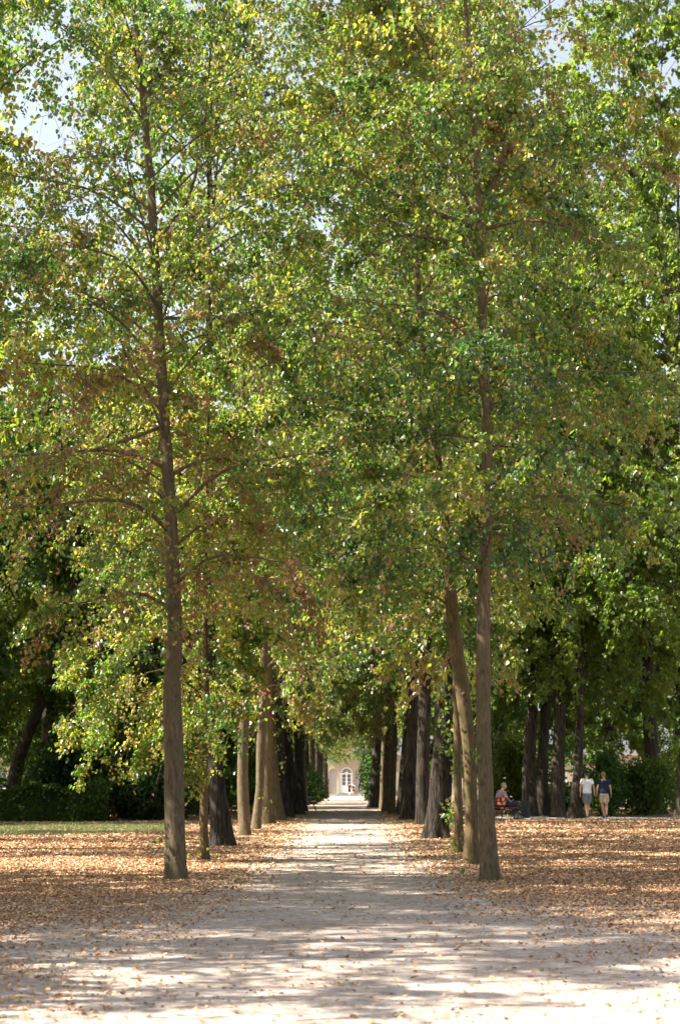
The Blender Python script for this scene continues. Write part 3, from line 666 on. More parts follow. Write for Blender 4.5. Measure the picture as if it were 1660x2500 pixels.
# mass of further woodland trees, left and right of the avenue
spots = []
for D in (80, 90, 102, 116, 132, 150):
    for k in range(4): spots.append((-(7.5 + k * 6.2 + rng.uniform(-1.5, 1.5)) * (0.7 + D / 260), D + rng.uniform(-4, 4)))
for D in (86, 98, 112, 128, 146):
    for k in range(4): spots.append(((8.5 + k * 7.0 + rng.uniform(-1.5, 1.5)) * (0.7 + D / 260), D + rng.uniform(-4, 4)))
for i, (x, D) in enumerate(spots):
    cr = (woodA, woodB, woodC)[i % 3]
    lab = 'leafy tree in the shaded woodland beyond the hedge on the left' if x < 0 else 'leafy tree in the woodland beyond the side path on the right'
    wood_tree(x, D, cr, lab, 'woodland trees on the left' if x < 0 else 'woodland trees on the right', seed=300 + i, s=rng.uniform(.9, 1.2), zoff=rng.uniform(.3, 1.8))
# trees standing just outside the picture: they shade the foreground
for i, (x, D, cr, s) in enumerate([(-9.9, 20.8, rowA, 1.05), (-10.0, 15.2, rowB, 1.0), (-14.5, 18.0, rowA, 1.1), (-6.6, 11.2, rowC, .5), (-8.8, 13.4, rowB, .74), (-6.6, 9.0, rowA, .30), (-9.3, 25.8, rowC, 1.1), (-9.1, 36.5, rowB, 1.3), (-20, 58, tall, .9), (-21, 66, tallB, .9), (-24, 74, tall, 1.0), (-15, 16.8, rowA, 1.0), (-13.2, 19.6, rowC, 1.05),
        (-14.5, 23, rowB, 1.0), (-17.5, 33, rowC, 1.0), (-19, 46, rowB, 1.0), (-16, 41, rowC, .9), (12.5, 46, rowA, 1.1)]):
    wood_tree(x, D, cr, 'broad tree standing wide of the avenue, its trunk outside the picture', 'trees at the margin of the avenue', seed=500 + i, s=s, name='linden_tree')

# ---------------------------------------------------------------- hedge and shrubs
def box_leaves(rng, n, x0, x1, y0, y1, h, lump=0.34):
    x = rng.uniform(x0, x1, n); y = rng.uniform(y0, y1, n); f = rng.uniform(0, 1, n)
    which = rng.uniform(0, 1, n)
    hh = h + lump * (vnoise(x, y, 0.8, 9) - .5) * 2 + 0.5 * lump * (vnoise(x, y, .25, 10) - .5) * 2
    z = np.where(which < .35, hh * (1 - .08 * f), hh * f); y = np.where(which > .6, y0 + .12 * f * (y1 - y0) + .25 * (vnoise(x, z, .5, 11) - .5), y)
    return np.c_[x, y, z + gz(y)]
rng = np.random.default_rng(50)
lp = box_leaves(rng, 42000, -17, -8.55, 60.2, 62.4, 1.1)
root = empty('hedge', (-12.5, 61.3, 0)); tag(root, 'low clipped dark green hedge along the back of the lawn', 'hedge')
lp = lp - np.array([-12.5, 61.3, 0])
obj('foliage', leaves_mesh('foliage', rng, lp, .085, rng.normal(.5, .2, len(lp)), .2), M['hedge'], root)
st = MB()
for i in range(60):
    x = -4.4 + i * .145; 
    st.tube([(x, 0, 0), (x + rng.normal(0, .08), rng.normal(0, .2), .45), (x + rng.normal(0, .2), rng.normal(0, .4), .95)], [.02, .015, .008], 5)
st.build('stems', M['bark_dark'], root)
def shrub(x, D, rx, ry, h, n, label, size=.1, tint0=.4, seed=0, mat='wood', group=None, z0=.05, cat='shrub'):
    rng = np.random.default_rng(600 + seed)
    nb = 26; az = rng.uniform(0, 6.28, nb); el = rng.uniform(.35, 1.4, nb); L = rng.uniform(.7, 1.0, nb)
    tips = np.c_[np.cos(az) * np.cos(el) * rx * L, np.sin(az) * np.cos(el) * ry * L, z0 + np.sin(el) * h * L]
    s = np.linspace(0, 1, 7)
    Pn = tips[:, None, :] * s[None, :, None]; Pn[:, :, 2] += (np.sin(s * 3.14) * .12 * h)[None]; Pn += np.cumsum(rng.normal(0, .02 * h, Pn.shape), 1)
    V, Q = batch_tubes(Pn, np.full((nb, 1), .018) * (1.15 - s)[None], 5)
    i = rng.integers(0, nb, n); u = rng.beta(2.2, 1.1, n) * 6; j = np.minimum(u.astype(int), 5); fr = (u - j)[:, None]
    lp = Pn[i, j] * (1 - fr) + Pn[i, j + 1] * fr + rng.normal(0, 1, (n, 3)) * (.16 * rx, .16 * ry, .11 * h)
    lp[:, 2] = np.maximum(lp[:, 2], .04)
    root = empty('shrub', (x, D, float(gz(D)))); tag(root, label, cat, group)
    obj('stems', np_mesh('stems', V, Q), M['bark_dark'], root)
    tb = rng.normal(0, .08, nb)
    obj('foliage', leaves_mesh('foliage', rng, lp, size, tint0 + tb[i] + rng.normal(0, .1, n), .4), M[mat], root)
    return root
shrub(-7.5, 62.6, 2.1, 1.3, 2.0, 11000, 'dark rounded bush between the hedge and the nearest left trunk', .11, .15, 1)
shrub(-10.5, 65, 2.2, 1.6, 3.0, 9000, 'tall dark bush rising behind the hedge', .12, .2, 2)
shrub(-4.6, 76, 1.7, 1.6, 2.4, 7000, 'light green bush seen between the leaning old linden and the straight grey one', .12, .75, 3)
shrub(7.6, 76, 2.0, 1.6, 3.6, 9000, 'arching light green bush above the man on the bench', .12, .8, 4)
shrub(10.6, 69.6, 1.1, .9, 2.6, 8000, 'dark thicket between the two walking men', .10, .35, 5)
shrub(12.4, 71, 1.6, 1.2, 2.5, 9000, 'sunlit green thicket right of the man in the navy shirt', .11, .62, 6)
shrub(9.2, 72, 1.2, 1.0, 1.3, 5000, 'low undergrowth at the foot of the trunks left of the white shirted man', .10, .4, 7)
shrub(15.8, 80, 1.6, 1.4, 3.4, 8000, 'leafy bush beyond the stout right hand trunk', .12, .7, 8)
shrub(-2.6, 118, 1.3, 5.0, 2.6, 8000, 'dark bush crowding the far left row near the building', .14, .25, 9)
shrub(2.35, 150, 1.5, 3.0, 5.2, 9000, 'dark bush with drooping sprays hanging before the right side of the building', .17, .25, 10)
shrub(3.0, 190, 1.2, 1.5, 1.9, 4000, 'low green bush at the right corner of the building steps', .15, .5, 11)

# shoots growing from trunks
def shoots(root_name_loc, pts, n, size, tint0, parent, seed):
    rng = np.random.default_rng(seed); pts = np.array(pts)
    mb = []
    i = rng.integers(0, len(pts), n); lp = pts[i] + rng.normal(0, 1, (n, 3)) * (.13, .13, .14)
    V, Q, t = leaf_arrays(rng, lp, size, tint0 + rng.normal(0, .1, n), .5)
    o = obj('foliage', np_mesh('foliage', V, Q, False, {'tint': t}), M['lime'], parent)
    return o
roots = {}
for o in C.objects:
    if o.name.startswith('linden_tree'): roots[o['label']] = o
def rel(o, px, py, D): return P(px, py, D) - np.array(o.location)
o = [v for k, v in roots.items() if k.startswith('massive')][0]
shoots(None, [rel(o, x, y, 42.7) for x, y in [(1088, 1680), (1082, 1740), (1090, 1760), (1095, 1780), (1100, 1800), (1108, 1820), (1092, 1830), (1100, 1850), (1105, 1880), (1098, 1990), (1100, 2000), (1104, 1960)]], 150, .10, .45, o, 1)
o = [v for k, v in roots.items() if k.startswith('young linden')][0]
shoots(None, [rel(o, 385, 2035, 25.7), rel(o, 390, 2050, 25.7), rel(o, 388, 2065, 25.7)], 16, .075, .35, o, 2)
o = [v for k, v in roots.items() if k.startswith('thin young')][0]
shoots(None, [rel(o, 470, 2080, 31.8), rel(o, 512, 2088, 31.8), rel(o, 482, 2076, 31.8)], 12, .08, .6, o, 3)
o = [v for k, v in roots.items() if k.startswith('thin brown')][0]
shoots(None, [rel(o, 1112, 2050, 35.0), rel(o, 1118, 2075, 35.0), rel(o, 1110, 2062, 35)], 30, .08, .5, o, 4)
o = [v for k, v in roots.items() if k.startswith('slender straight')][0]
shoots(None, [rel(o, 1176, 1835, 25.3), rel(o, 1174, 1840, 25.3), rel(o, 1150, 1802, 25.4), rel(o, 1166, 2095, 25.3)], 12, .075, .4, o, 5)

# ---------------------------------------------------------------- palace at the end of the avenue
M['wall'] = plain('cream render', (0.37, 0.325, 0.235), .9, .07, 1.2)
M['niche'] = plain('pale grey render', (0.38, 0.36, 0.325), .9, .06, 1.5)
M['stone'] = plain('pale stone', (0.36, 0.31, 0.24), .85, .12, 3)
M['white'] = plain('white paint', (0.80, 0.79, 0.76), .5, .03, 3)
M['glass'] = plain('dark window glass', (0.10, 0.12, 0.13), .08, .1, 2, spec=.8)
M['slate'] = plain('grey slate roof', (0.10, 0.105, 0.115), .7, .2, 5)
M['step'] = plain('grey step stone', (0.22, 0.22, 0.22), .85, .15, 4)
def arc(cx, zc, r, a0=0, a1=math.pi, n=14): return [(cx + r * math.cos(a), zc + r * math.sin(a)) for a in np.linspace(a0, a1, n)]
YB = 217.0; ZB = float(gz(YB)); 
bl = empty('palace', (0, YB, ZB)); tag(bl, 'cream single storey palace building with arched door closing the end of the avenue', 'building')
XC = P(846, 1900, YB)[0]
def arch_poly(cx, z0, w_, h): r = w_ / 2; return [(cx - r, z0)] + arc(cx, z0 + h - r, r)[::-1] + [(cx + r, z0)]
# front wall of the projecting bay with three arched openings
FH, HW = 4.75, 2.5
wall = MB()
ops = [(XC - 1.68, .30, 1.22, 3.15), (XC, .42, 1.52, 3.2), (XC + 1.68, .30, 1.22, 3.15)]
xs_e = [XC - HW] + [v for (cx, z0, w_, h) in ops for v in (cx - w_ / 2, cx + w_ / 2)] + [XC + HW]
for a, b in zip(xs_e[0::2], xs_e[1::2]): wall.box(((a + b) / 2, .2, FH / 2), (b - a, .4, FH))
for cx, z0, w_, h in ops:
    r = w_ / 2; pts = arc(cx, z0 + h - r, r)             # from right to left
    pr = arc(cx, z0 + h - r, r)
    for (xa, za), (xb, zb) in zip(pr[:-1], pr[1:]): wall.prism([(xb, zb), (xa, za), (xa, FH), (xb, FH)], 0, .4)
    wall.box((cx, .2, z0 / 2), (w_, .4, z0))
for sx in (-1, 1): wall.box((XC + sx * (HW - .15), 4.4, FH / 2), (.3, 8, FH))
wall.build('wall', M['wall'], bl)
for k in (0, 2):
    cx, z0, w_, h = ops[k]; m = MB(); m.prism(arch_poly(cx, z0, w_, h), .14, .3); m.build('niche', M['niche'], bl)
cx, z0, w_, h = ops[1]
fr = MB(); r = w_ / 2; zc = z0 + h - r
po = arc(cx, zc, r + .02); pi_ = arc(cx, zc, r - .11)
for (xa, za), (xb, zb), (xc, zc2), (xd, zd) in zip(po[:-1], po[1:], pi_[1:], pi_[:-1]): fr.prism([(xa, za), (xd, zd), (xc, zc2), (xb, zb)], .02, .16)
for sx in (-1, 1): fr.box((cx + sx * (r - .045), .09, (z0 + zc) / 2), (.13, .14, zc - z0))
fr.box((cx, .09, zc), (w_ - .22, .12, .13))
for a in np.linspace(0, math.pi, 7)[1:-1]:
    fr.tube([(cx + .16 * math.cos(a), .1, zc + .16 * math.sin(a)), (cx + (r - .12) * math.cos(a), .1, zc + (r - .12) * math.sin(a))], [.022, .022], 6)
fr.prism(arc(cx, zc + .05, .17), .06, .14)
dr = fr.build('door', M['white'], bl)
for sx in (-1, 1):
    lf = MB(); x0 = cx + sx * .32; wl = .62; zt = zc - .07
    lf.box((x0, .12, z0 + .45), (wl, .06, .9))
    for xx in (x0 - wl / 2 + .05, x0 + wl / 2 - .05): lf.box((xx, .12, (z0 + .9 + zt) / 2), (.1, .06, zt - z0 - .9))
    for zz in np.linspace(z0 + .93, zt - .03, 4): lf.box((x0, .119, zz), (wl - .2, .045, .05))
    lf.build('leaf_panel', M['white'], dr)
g_ = MB(); g_.prism(arch_poly(cx, z0, w_ - .1, h - .05), .155, .19); g_.build('pane', M['glass'], dr)
co = MB(); co.box((XC, .12, FH + .08), (2 * HW + .3, .9, .16)); co.box((XC, .1, FH + .24), (2 * HW + .5, 1.1, .14)); co.build('cornice', M['stone'], bl)
at = MB(); at.box((XC, .35, FH + .66), (2 * HW - .1, .5, .7)); at.box((XC - .2, .33, FH + 1.08), (2 * HW + .05, .62, .12))
for i in range(5): at.box((XC - 1.9 + i * .95, .085, FH + .66), (.55, .05, .42))
at.build('attic', M['stone'], bl)
stp = MB()
for i in range(3): stp.box((XC, -.35 - .0 - (2 - i) * .28, .07 + i * .13 ), (2.6 - i * .3, .9 , .14 ))
stp.build('steps', M['step'], bl)
# side wings, set back
def wing(x0, x1, y0, h, parent, seed):
    m = MB(); d = .35; L = x1 - x0; nW = max(1, int(round(L / 3.4))); pitch = L / nW; cxs = [x0 + pitch * (i + .5) for i in range(nW)]
    ww, zb, zt = 1.25, .9, 3.6
    e = x0
    for c in cxs:
        m.box(((e + c - ww / 2) / 2, y0 + d / 2, h / 2), (c - ww / 2 - e, d, h)); m.box((c, y0 + d / 2, zb / 2), (ww, d, zb)); m.box((c, y0 + d / 2, (zt + h) / 2), (ww, d, h - zt)); e = c + ww / 2
    m.box(((e + x1) / 2, y0 + d / 2, h / 2), (x1 - e, d, h))
    m.build('wall', M['wall'], parent)
    b = MB(); b.box(((x0 + x1) / 2, y0 + 4.5, .35), (L - .4, 8, .1)); b.box(((x0 + x1) / 2, y0 + 8.5, h / 2), (L - .2, .3, h - .2)); b.build('rear_wall', M['wall'], parent)
    for c in cxs:
        f = MB()
        for sx in (-1, 1): f.box((c + sx * (ww / 2 - .05), y0 + .17, (zb + zt) / 2), (.1, .1, zt - zb))
        for zz in (zb + .05, zb + 1.0, zb + 1.9, zt - .05): f.box((c, y0 + .17, zz), (ww - .2, .08, .08))
        f.box((c, y0 + .16, (zb + zt) / 2), (.07, .07, zt - zb - .1))
        fo = f.build('window', M['white'], parent)
        q = MB(); q.box((c, y0 + .24, (zb + zt) / 2), (ww, .03, zt - zb)); q.build('pane', M['glass'], fo)
    co = MB(); co.box(((x0 + x1) / 2, y0 + .1, h + .12), (L + .1, .8, .24)); co.build('cornice', M['stone'], parent)
    rf = MB(); rf.prism([(-4.7, 0), (4.7, 0), (3.4, 2.4), (-3.4, 2.4)], 0, L)
    V = [] 
    o = rf.build('roof', M['slate'], parent); o.rotation_euler = (0, 0, R(90)); o.location = (x1, y0 + 4.4, h + .24)
wing(XC + HW + .02, 64, 5.0, 5.2, bl, 1)
wing(-64, XC - HW - .02, 5.0, 5.2, bl, 2)

# ---------------------------------------------------------------- street furniture
M['iron'] = plain('dark green painted iron', (0.025, 0.032, 0.03), .45, .15, 12)
M['slat'] = plain('red brown bench slat', (0.14, 0.038, 0.018), .6, .2, 9)
M['slat_grey'] = plain('weathered bench slat', (0.16, 0.12, 0.09), .7, .2, 9)
def bench(x, D, rz, label, L=1.8, mat='slat'):
    root = empty('park_bench', (x, D, float(gz(D)) + .006), rz); tag(root, label, 'bench')
    s = MB()                                     # faces local +Y
    for k in range(4): s.box((0, -.17 + k * .125, .44 + (.004 * k)), (L, .1, .035))
    s.build('seat', M[mat], root)
    b = MB()
    for k in range(2): b.box((0, -.30 - .035 * k, .62 + k * .15), (L, .028, .12))
    b.build('backrest', M[mat], root)
    for sx in (-1, 1):
        X = sx * (L / 2 - .25)
        l_ = MB(); l_.tube([(X, .26, 0), (X, .22, .14), (X, .12, .34), (X, .1, .42)], [.02, .018, .02, .02], 8)
        l_.tube([(X, -.38, 0), (X, -.28, .16), (X, -.2, .34), (X, -.24, .46), (X, -.30, .66), (X, -.345, .86)], [.02, .018, .02, .02, .018, .016], 8)
        l_.tube([(X, -.2, .41), (X, .22, .415)], [.016, .016], 8)
        l_.build('leg', M['iron'], root)
        a = MB(); a.tube([(X, -.27, .64), (X, 0, .66), (X, .2, .64), (X, .24, .56), (X, .2, .42)], [.016] * 5, 8); a.build('armrest', M['iron'], root)
    return root
BD = 64.0
bx = P(1219, 1990, BD)[0]
BR = R(-62)
bench(bx, BD, BR, 'red brown slatted bench with a man on it beside the side path')
gb = G(748, 1979)
bench(-1.85, gb[1], R(-90) , 'dark empty bench at the left edge of the avenue path', 1.6, 'slat_grey')
# litter bin
bb = P(1277, 1985, 65.5); root = empty('litter_bin', (bb[0], 65.5, float(gz(65.5)) + .01)); tag(root, 'dark slatted litter bin standing right of the seated man', 'bin')
m = MB()
for k in range(22):
    a = k * 2 * math.pi / 22; m.box((.25 * math.cos(a), .25 * math.sin(a), .36), (.03, .055, .62), rz=a)
m.build('slat_shell', M['iron'], root)
for z in (.07, .36, .66):
    m = MB(); a = np.linspace(0, 2 * math.pi, 25); m.tube(np.c_[.27 * np.cos(a), .27 * np.sin(a), np.full(25, z)], np.full(25, .014), 6); m.build('hoop', M['iron'], root)
m = MB(); m.tube([(0, 0, .03), (0, 0, .64)], [.225, .225], 20); m.build('liner', M['iron'], root)

# ---------------------------------------------------------------- people
M['skin'] = plain('skin', (0.50, 0.29, 0.20), .55, .06, 8)
M['skin_pale'] = plain('pale skin', (0.60, 0.38, 0.28), .55, .06, 8)
M['tee_white'] = plain('white cotton', (0.78, 0.79, 0.82), .9, .05, 5, bumpd=.02)
M['tee_navy'] = plain('navy cotton', (0.012, 0.018, 0.045), .9, .2, 5, bumpd=.02)
M['short_grey'] = plain('grey shorts cloth', (0.17, 0.18, 0.20), .9, .08, 7, bumpd=.02)
M['short_beige'] = plain('beige shorts cloth', (0.46, 0.38, 0.27), .9, .08, 7, bumpd=.02)
M['denim'] = plain('dark denim', (0.025, 0.04, 0.07), .85, .3, 9, bumpd=.02)
M['hair_brown'] = plain('light brown hair', (0.26, 0.16, 0.075), .6, .3, 40)
M['hair_dark'] = plain('dark hair', (0.03, 0.02, 0.015), .5, .3, 40)
M['hair_grey'] = plain('grey blond hair', (0.34, 0.26, 0.18), .6, .2, 40)
M['cap'] = plain('black cap cloth', (0.015, 0.02, 0.025), .8, .2, 12)
M['teal'] = plain('teal cap peak', (0.12, 0.36, 0.42), .7, .1, 12)
M['shoe'] = plain('dark shoe', (0.03, 0.03, 0.045), .6, .2, 20)
M['sole'] = plain('grey sole', (0.45, 0.45, 0.45), .7, .1, 20)
M['maroon'] = plain('maroon cloth', (0.07, 0.015, 0.03), .9, .2, 6)
M['blackcloth'] = plain('black cloth', (0.015, 0.015, 0.02), .85, .2, 6)
def shirt_mat():
    m, nt, n, l, b = new_mat('pink checked shirt')
    v = coords(n, l); w1 = n.new('ShaderNodeTexChecker'); w1.inputs['Scale'].default_value = 26
    w1.inputs['Color1'].default_value = (0.38, 0.27, 0.27, 1); w1.inputs['Color2'].default_value = (0.24, 0.15, 0.18, 1)
    l.new(v, w1.inputs[0]); l.new(w1.outputs[0], b.inputs['Base Color']); b.inputs['Roughness'].default_value = .9; return m
M['check'] = shirt_mat()
def remeshed(mb, name, vox, mat, parent, smooth_it=2):
    me0 = mb.mesh(name, True); o = bpy.data.objects.new(name, me0); C.objects.link(o)
    r = o.modifiers.new('r', 'REMESH'); r.mode = 'VOXEL'; r.voxel_size = vox
    s = o.modifiers.new('s', 'SMOOTH'); s.iterations = smooth_it; s.factor = .5
    dg = bpy.context.evaluated_depsgraph_get(); me = bpy.data.meshes.new_from_object(o.evaluated_get(dg), depsgraph=dg)
    bpy.data.objects.remove(o); bpy.data.meshes.remove(me0)
    me.name = name; me.materials.clear(); me.polygons.foreach_set('use_smooth', [True] * len(me.polygons))
    return obj(name, me, mat, parent)
XP = np.array([1.0, 0, 0])
def ell(mb, pts, ra, rb, sides=20, xp=XP):
    """closed tube with elliptic sections, rounded ends"""
    pts = np.asarray(pts, float); ra = np.asarray(ra, float); rb = np.asarray(rb, float)
    d = np.r_[0, np.cumsum(np.linalg.norm(np.diff(pts, axis=0), axis=1))]
    L = d[-1]; e = min(ra[0], rb[0], L * .3); e2 = min(ra[-1], rb[-1], L * .3)
    s = np.unique(np.r_[e * (1 - np.cos(np.linspace(0, 1.57, 4))), np.linspace(e, L - e2, max(6, int(L / .03))), L - e2 * (1 - np.cos(np.linspace(0, 1.57, 4)))])
    p = np.stack([np.interp(s, d, pts[:, k]) for k in range(3)], 1); A = np.interp(s, d, ra); B = np.interp(s, d, rb)
    f = np.ones(len(s)); m1 = s < e; f[m1] = np.sqrt(np.clip(1 - (1 - s[m1] / e) ** 2, .02, 1)); m2 = s > L - e2; f[m2] = np.sqrt(np.clip(1 - (1 - (L - s[m2]) / e2) ** 2, .02, 1))
    V, Q, caps = tube(p, A * f, sides, B * f, xp)
    n0 = mb.n; mb.add(V, Q); mb.q.setdefault(sides, []).append(np.array(caps) + n0)
def ball(mb, c, r, seg=20, ring=14, fn=None):
    c = np.array(c, float); r = np.array(r, float)
    th = np.linspace(0, math.pi, ring); a = np.arange(seg) * 2 * math.pi / seg
    th[0] += .03; th[-1] -= .03
    V = np.stack([np.sin(th)[:, None] * np.cos(a), np.sin(th)[:, None] * np.sin(a), np.repeat(np.cos(th)[:, None], seg, 1)], -1).reshape(-1, 3)
    if fn: V = fn(V)
    V = V * r + c
    i = np.arange(ring - 1)[:, None] * seg; j = np.arange(seg)[None]; j2 = (j + 1) % seg
    Q = np.stack([i + j, i + seg + j, i + seg + j2, i + j2], -1).reshape(-1, 4)
    n0 = mb.n; mb.add(V, Q); mb.q.setdefault(seg, []).append(np.array([list(range(seg)), [(ring - 1) * seg + q for q in range(seg)][::-1]]) + n0)
def L3(a, b, t): return np.array(a) * (1 - t) + np.array(b) * t
def rotm(axis, a): return np.array(Matrix.Rotation(a, 3, axis))
def hand(mb, wr, d, back, side):
    """palm and five fingers; d = hand direction, back = palm normal, side = thumb side"""
    d = unit(np.array(d, float)); back = unit(np.array(back, float)); side = unit(np.array(side, float)); wr = np.array(wr)
    ell(mb, [wr - d * .02, wr + d * .03, wr + d * .085], [.027, .036, .038], [.017, .016, .013], 12, side)
    for k, (o, L, c) in enumerate([(.028, .070, .3), (.010, .078, .4), (-.009, .073, .5), (-.027, .058, .6)]):
        k0 = wr + d * (.08 - .004 * k) + side * o; k1 = k0 + (d - back * -.0) * L * .5 + back * -L * .12 * (1 + c); k2 = k1 + d * L * .38 - back * L * .30 * (1 + c)
        ell(mb, [k0 - d * .01, k1, k2], [.0092, .0086, .0075], [.0092, .0086, .0075], 8, side)
    t0 = wr + d * .02 + side * .026; ell(mb, [t0, t0 + d * .03 + side * .022 - back * .01, t0 + d * .062 + side * .026 - back * .022], [.012, .0105, .0085], [.012, .0105, .0085], 8, back)
def head(mb, c, yaw=0, pitch=0):
    Rm = rotm('Z', yaw) @ rotm('X', pitch); c = np.array(c, float)
    def q(v): return c + Rm @ np.array(v, float)
    def fn(V):
        V = V.copy(); low = np.clip(-V[:, 2], 0, 1); V[:, 0] *= 1 - .28 * low; V[:, 1] *= 1 - .12 * low; V[:, 1] += .14 * low; V[:, 1] -= .05 * (V[:, 2] > 0) * V[:, 2]
        return (Rm @ V.T).T if False else V
    sub = MB(); ball(sub, (0, 0, 0), (.076, .098, .117), 24, 18, fn)
    ell(sub, [(0, .092, .008), (0, .110, -.022), (0, .104, -.032)], [.009, .013, .012], [.01, .013, .01], 8)         # nose
    ell(sub, [(-.024, .092, -.056), (0, .099, -.058), (.024, .092, -.056)], [.006] * 3, [.007] * 3, 8, np.array([0, 1.0, 0]))     # lips
    ell(sub, [(-.02, .086, -.094), (.02, .086, -.094)], [.018] * 2, [.018] * 2, 8, np.array([0, 1.0, 0]))             # chin
    for sx in (-1, 1):
        ell(sub, [(sx * .077, -.004, .018), (sx * .084, -.012, -.004), (sx * .077, -.002, -.032)], [.006, .007, .006], [.014, .016, .010], 8)   # ears
        ell(sub, [(sx * .014, .089, .034), (sx * .05, .080, .034)], [.007] * 2, [.007] * 2, 8, np.array([0, 1.0, 0]))       # brows
    off = 0
    V = np.concatenate(sub.v); V = (Rm @ V.T).T + c
    n0 = mb.n; mb.v.append(V); mb.n += len(V)
    for k_, qs in sub.q.items(): mb.q.setdefault(k_, []).extend([f + n0 for f in qs])
    return Rm
def face_bits(parent, c, Rm, c_eye=(.02, .015, .01)):
    if 'eye' not in M: M['eye'] = plain('eye', (0.6, 0.6, 0.58), .2, .02, 3); M['iris'] = plain('iris', (0.05, 0.03, 0.02), .2, .1, 3)
    for sx in (-1, 1):
        m = MB(); p = np.array(c) + Rm @ np.array((sx * .031, .083, .012)); ball(m, p, (.0125,) * 3, 12, 8); m.build('eye', M['eye'], parent, True)
def hair(parent, c, Rm, mat, kind='short', name='hair'):
    m = MB()
    def fn(V):
        V = V.copy(); V[:, 2] = np.where(V[:, 1] > .25, np.maximum(V[:, 2], .50), np.maximum(V[:, 2], -.62 if kind != 'short' else -.45)); V *= 1 + .03 * np.sin(V[:, 0:1] * 17) * np.sin(V[:, 2:3] * 13)
        return V
    ball(m, (0, -.010, .010), (.084, .102, .121), 26, 20, fn)
    if kind == 'bun': ball(m, (0, -.11, .05), (.045, .04, .045), 12, 10)
    V = (Rm @ np.concatenate(m.v).T).T + np.array(c); m.v = [V]
    return m.build(name, mat, parent, True)

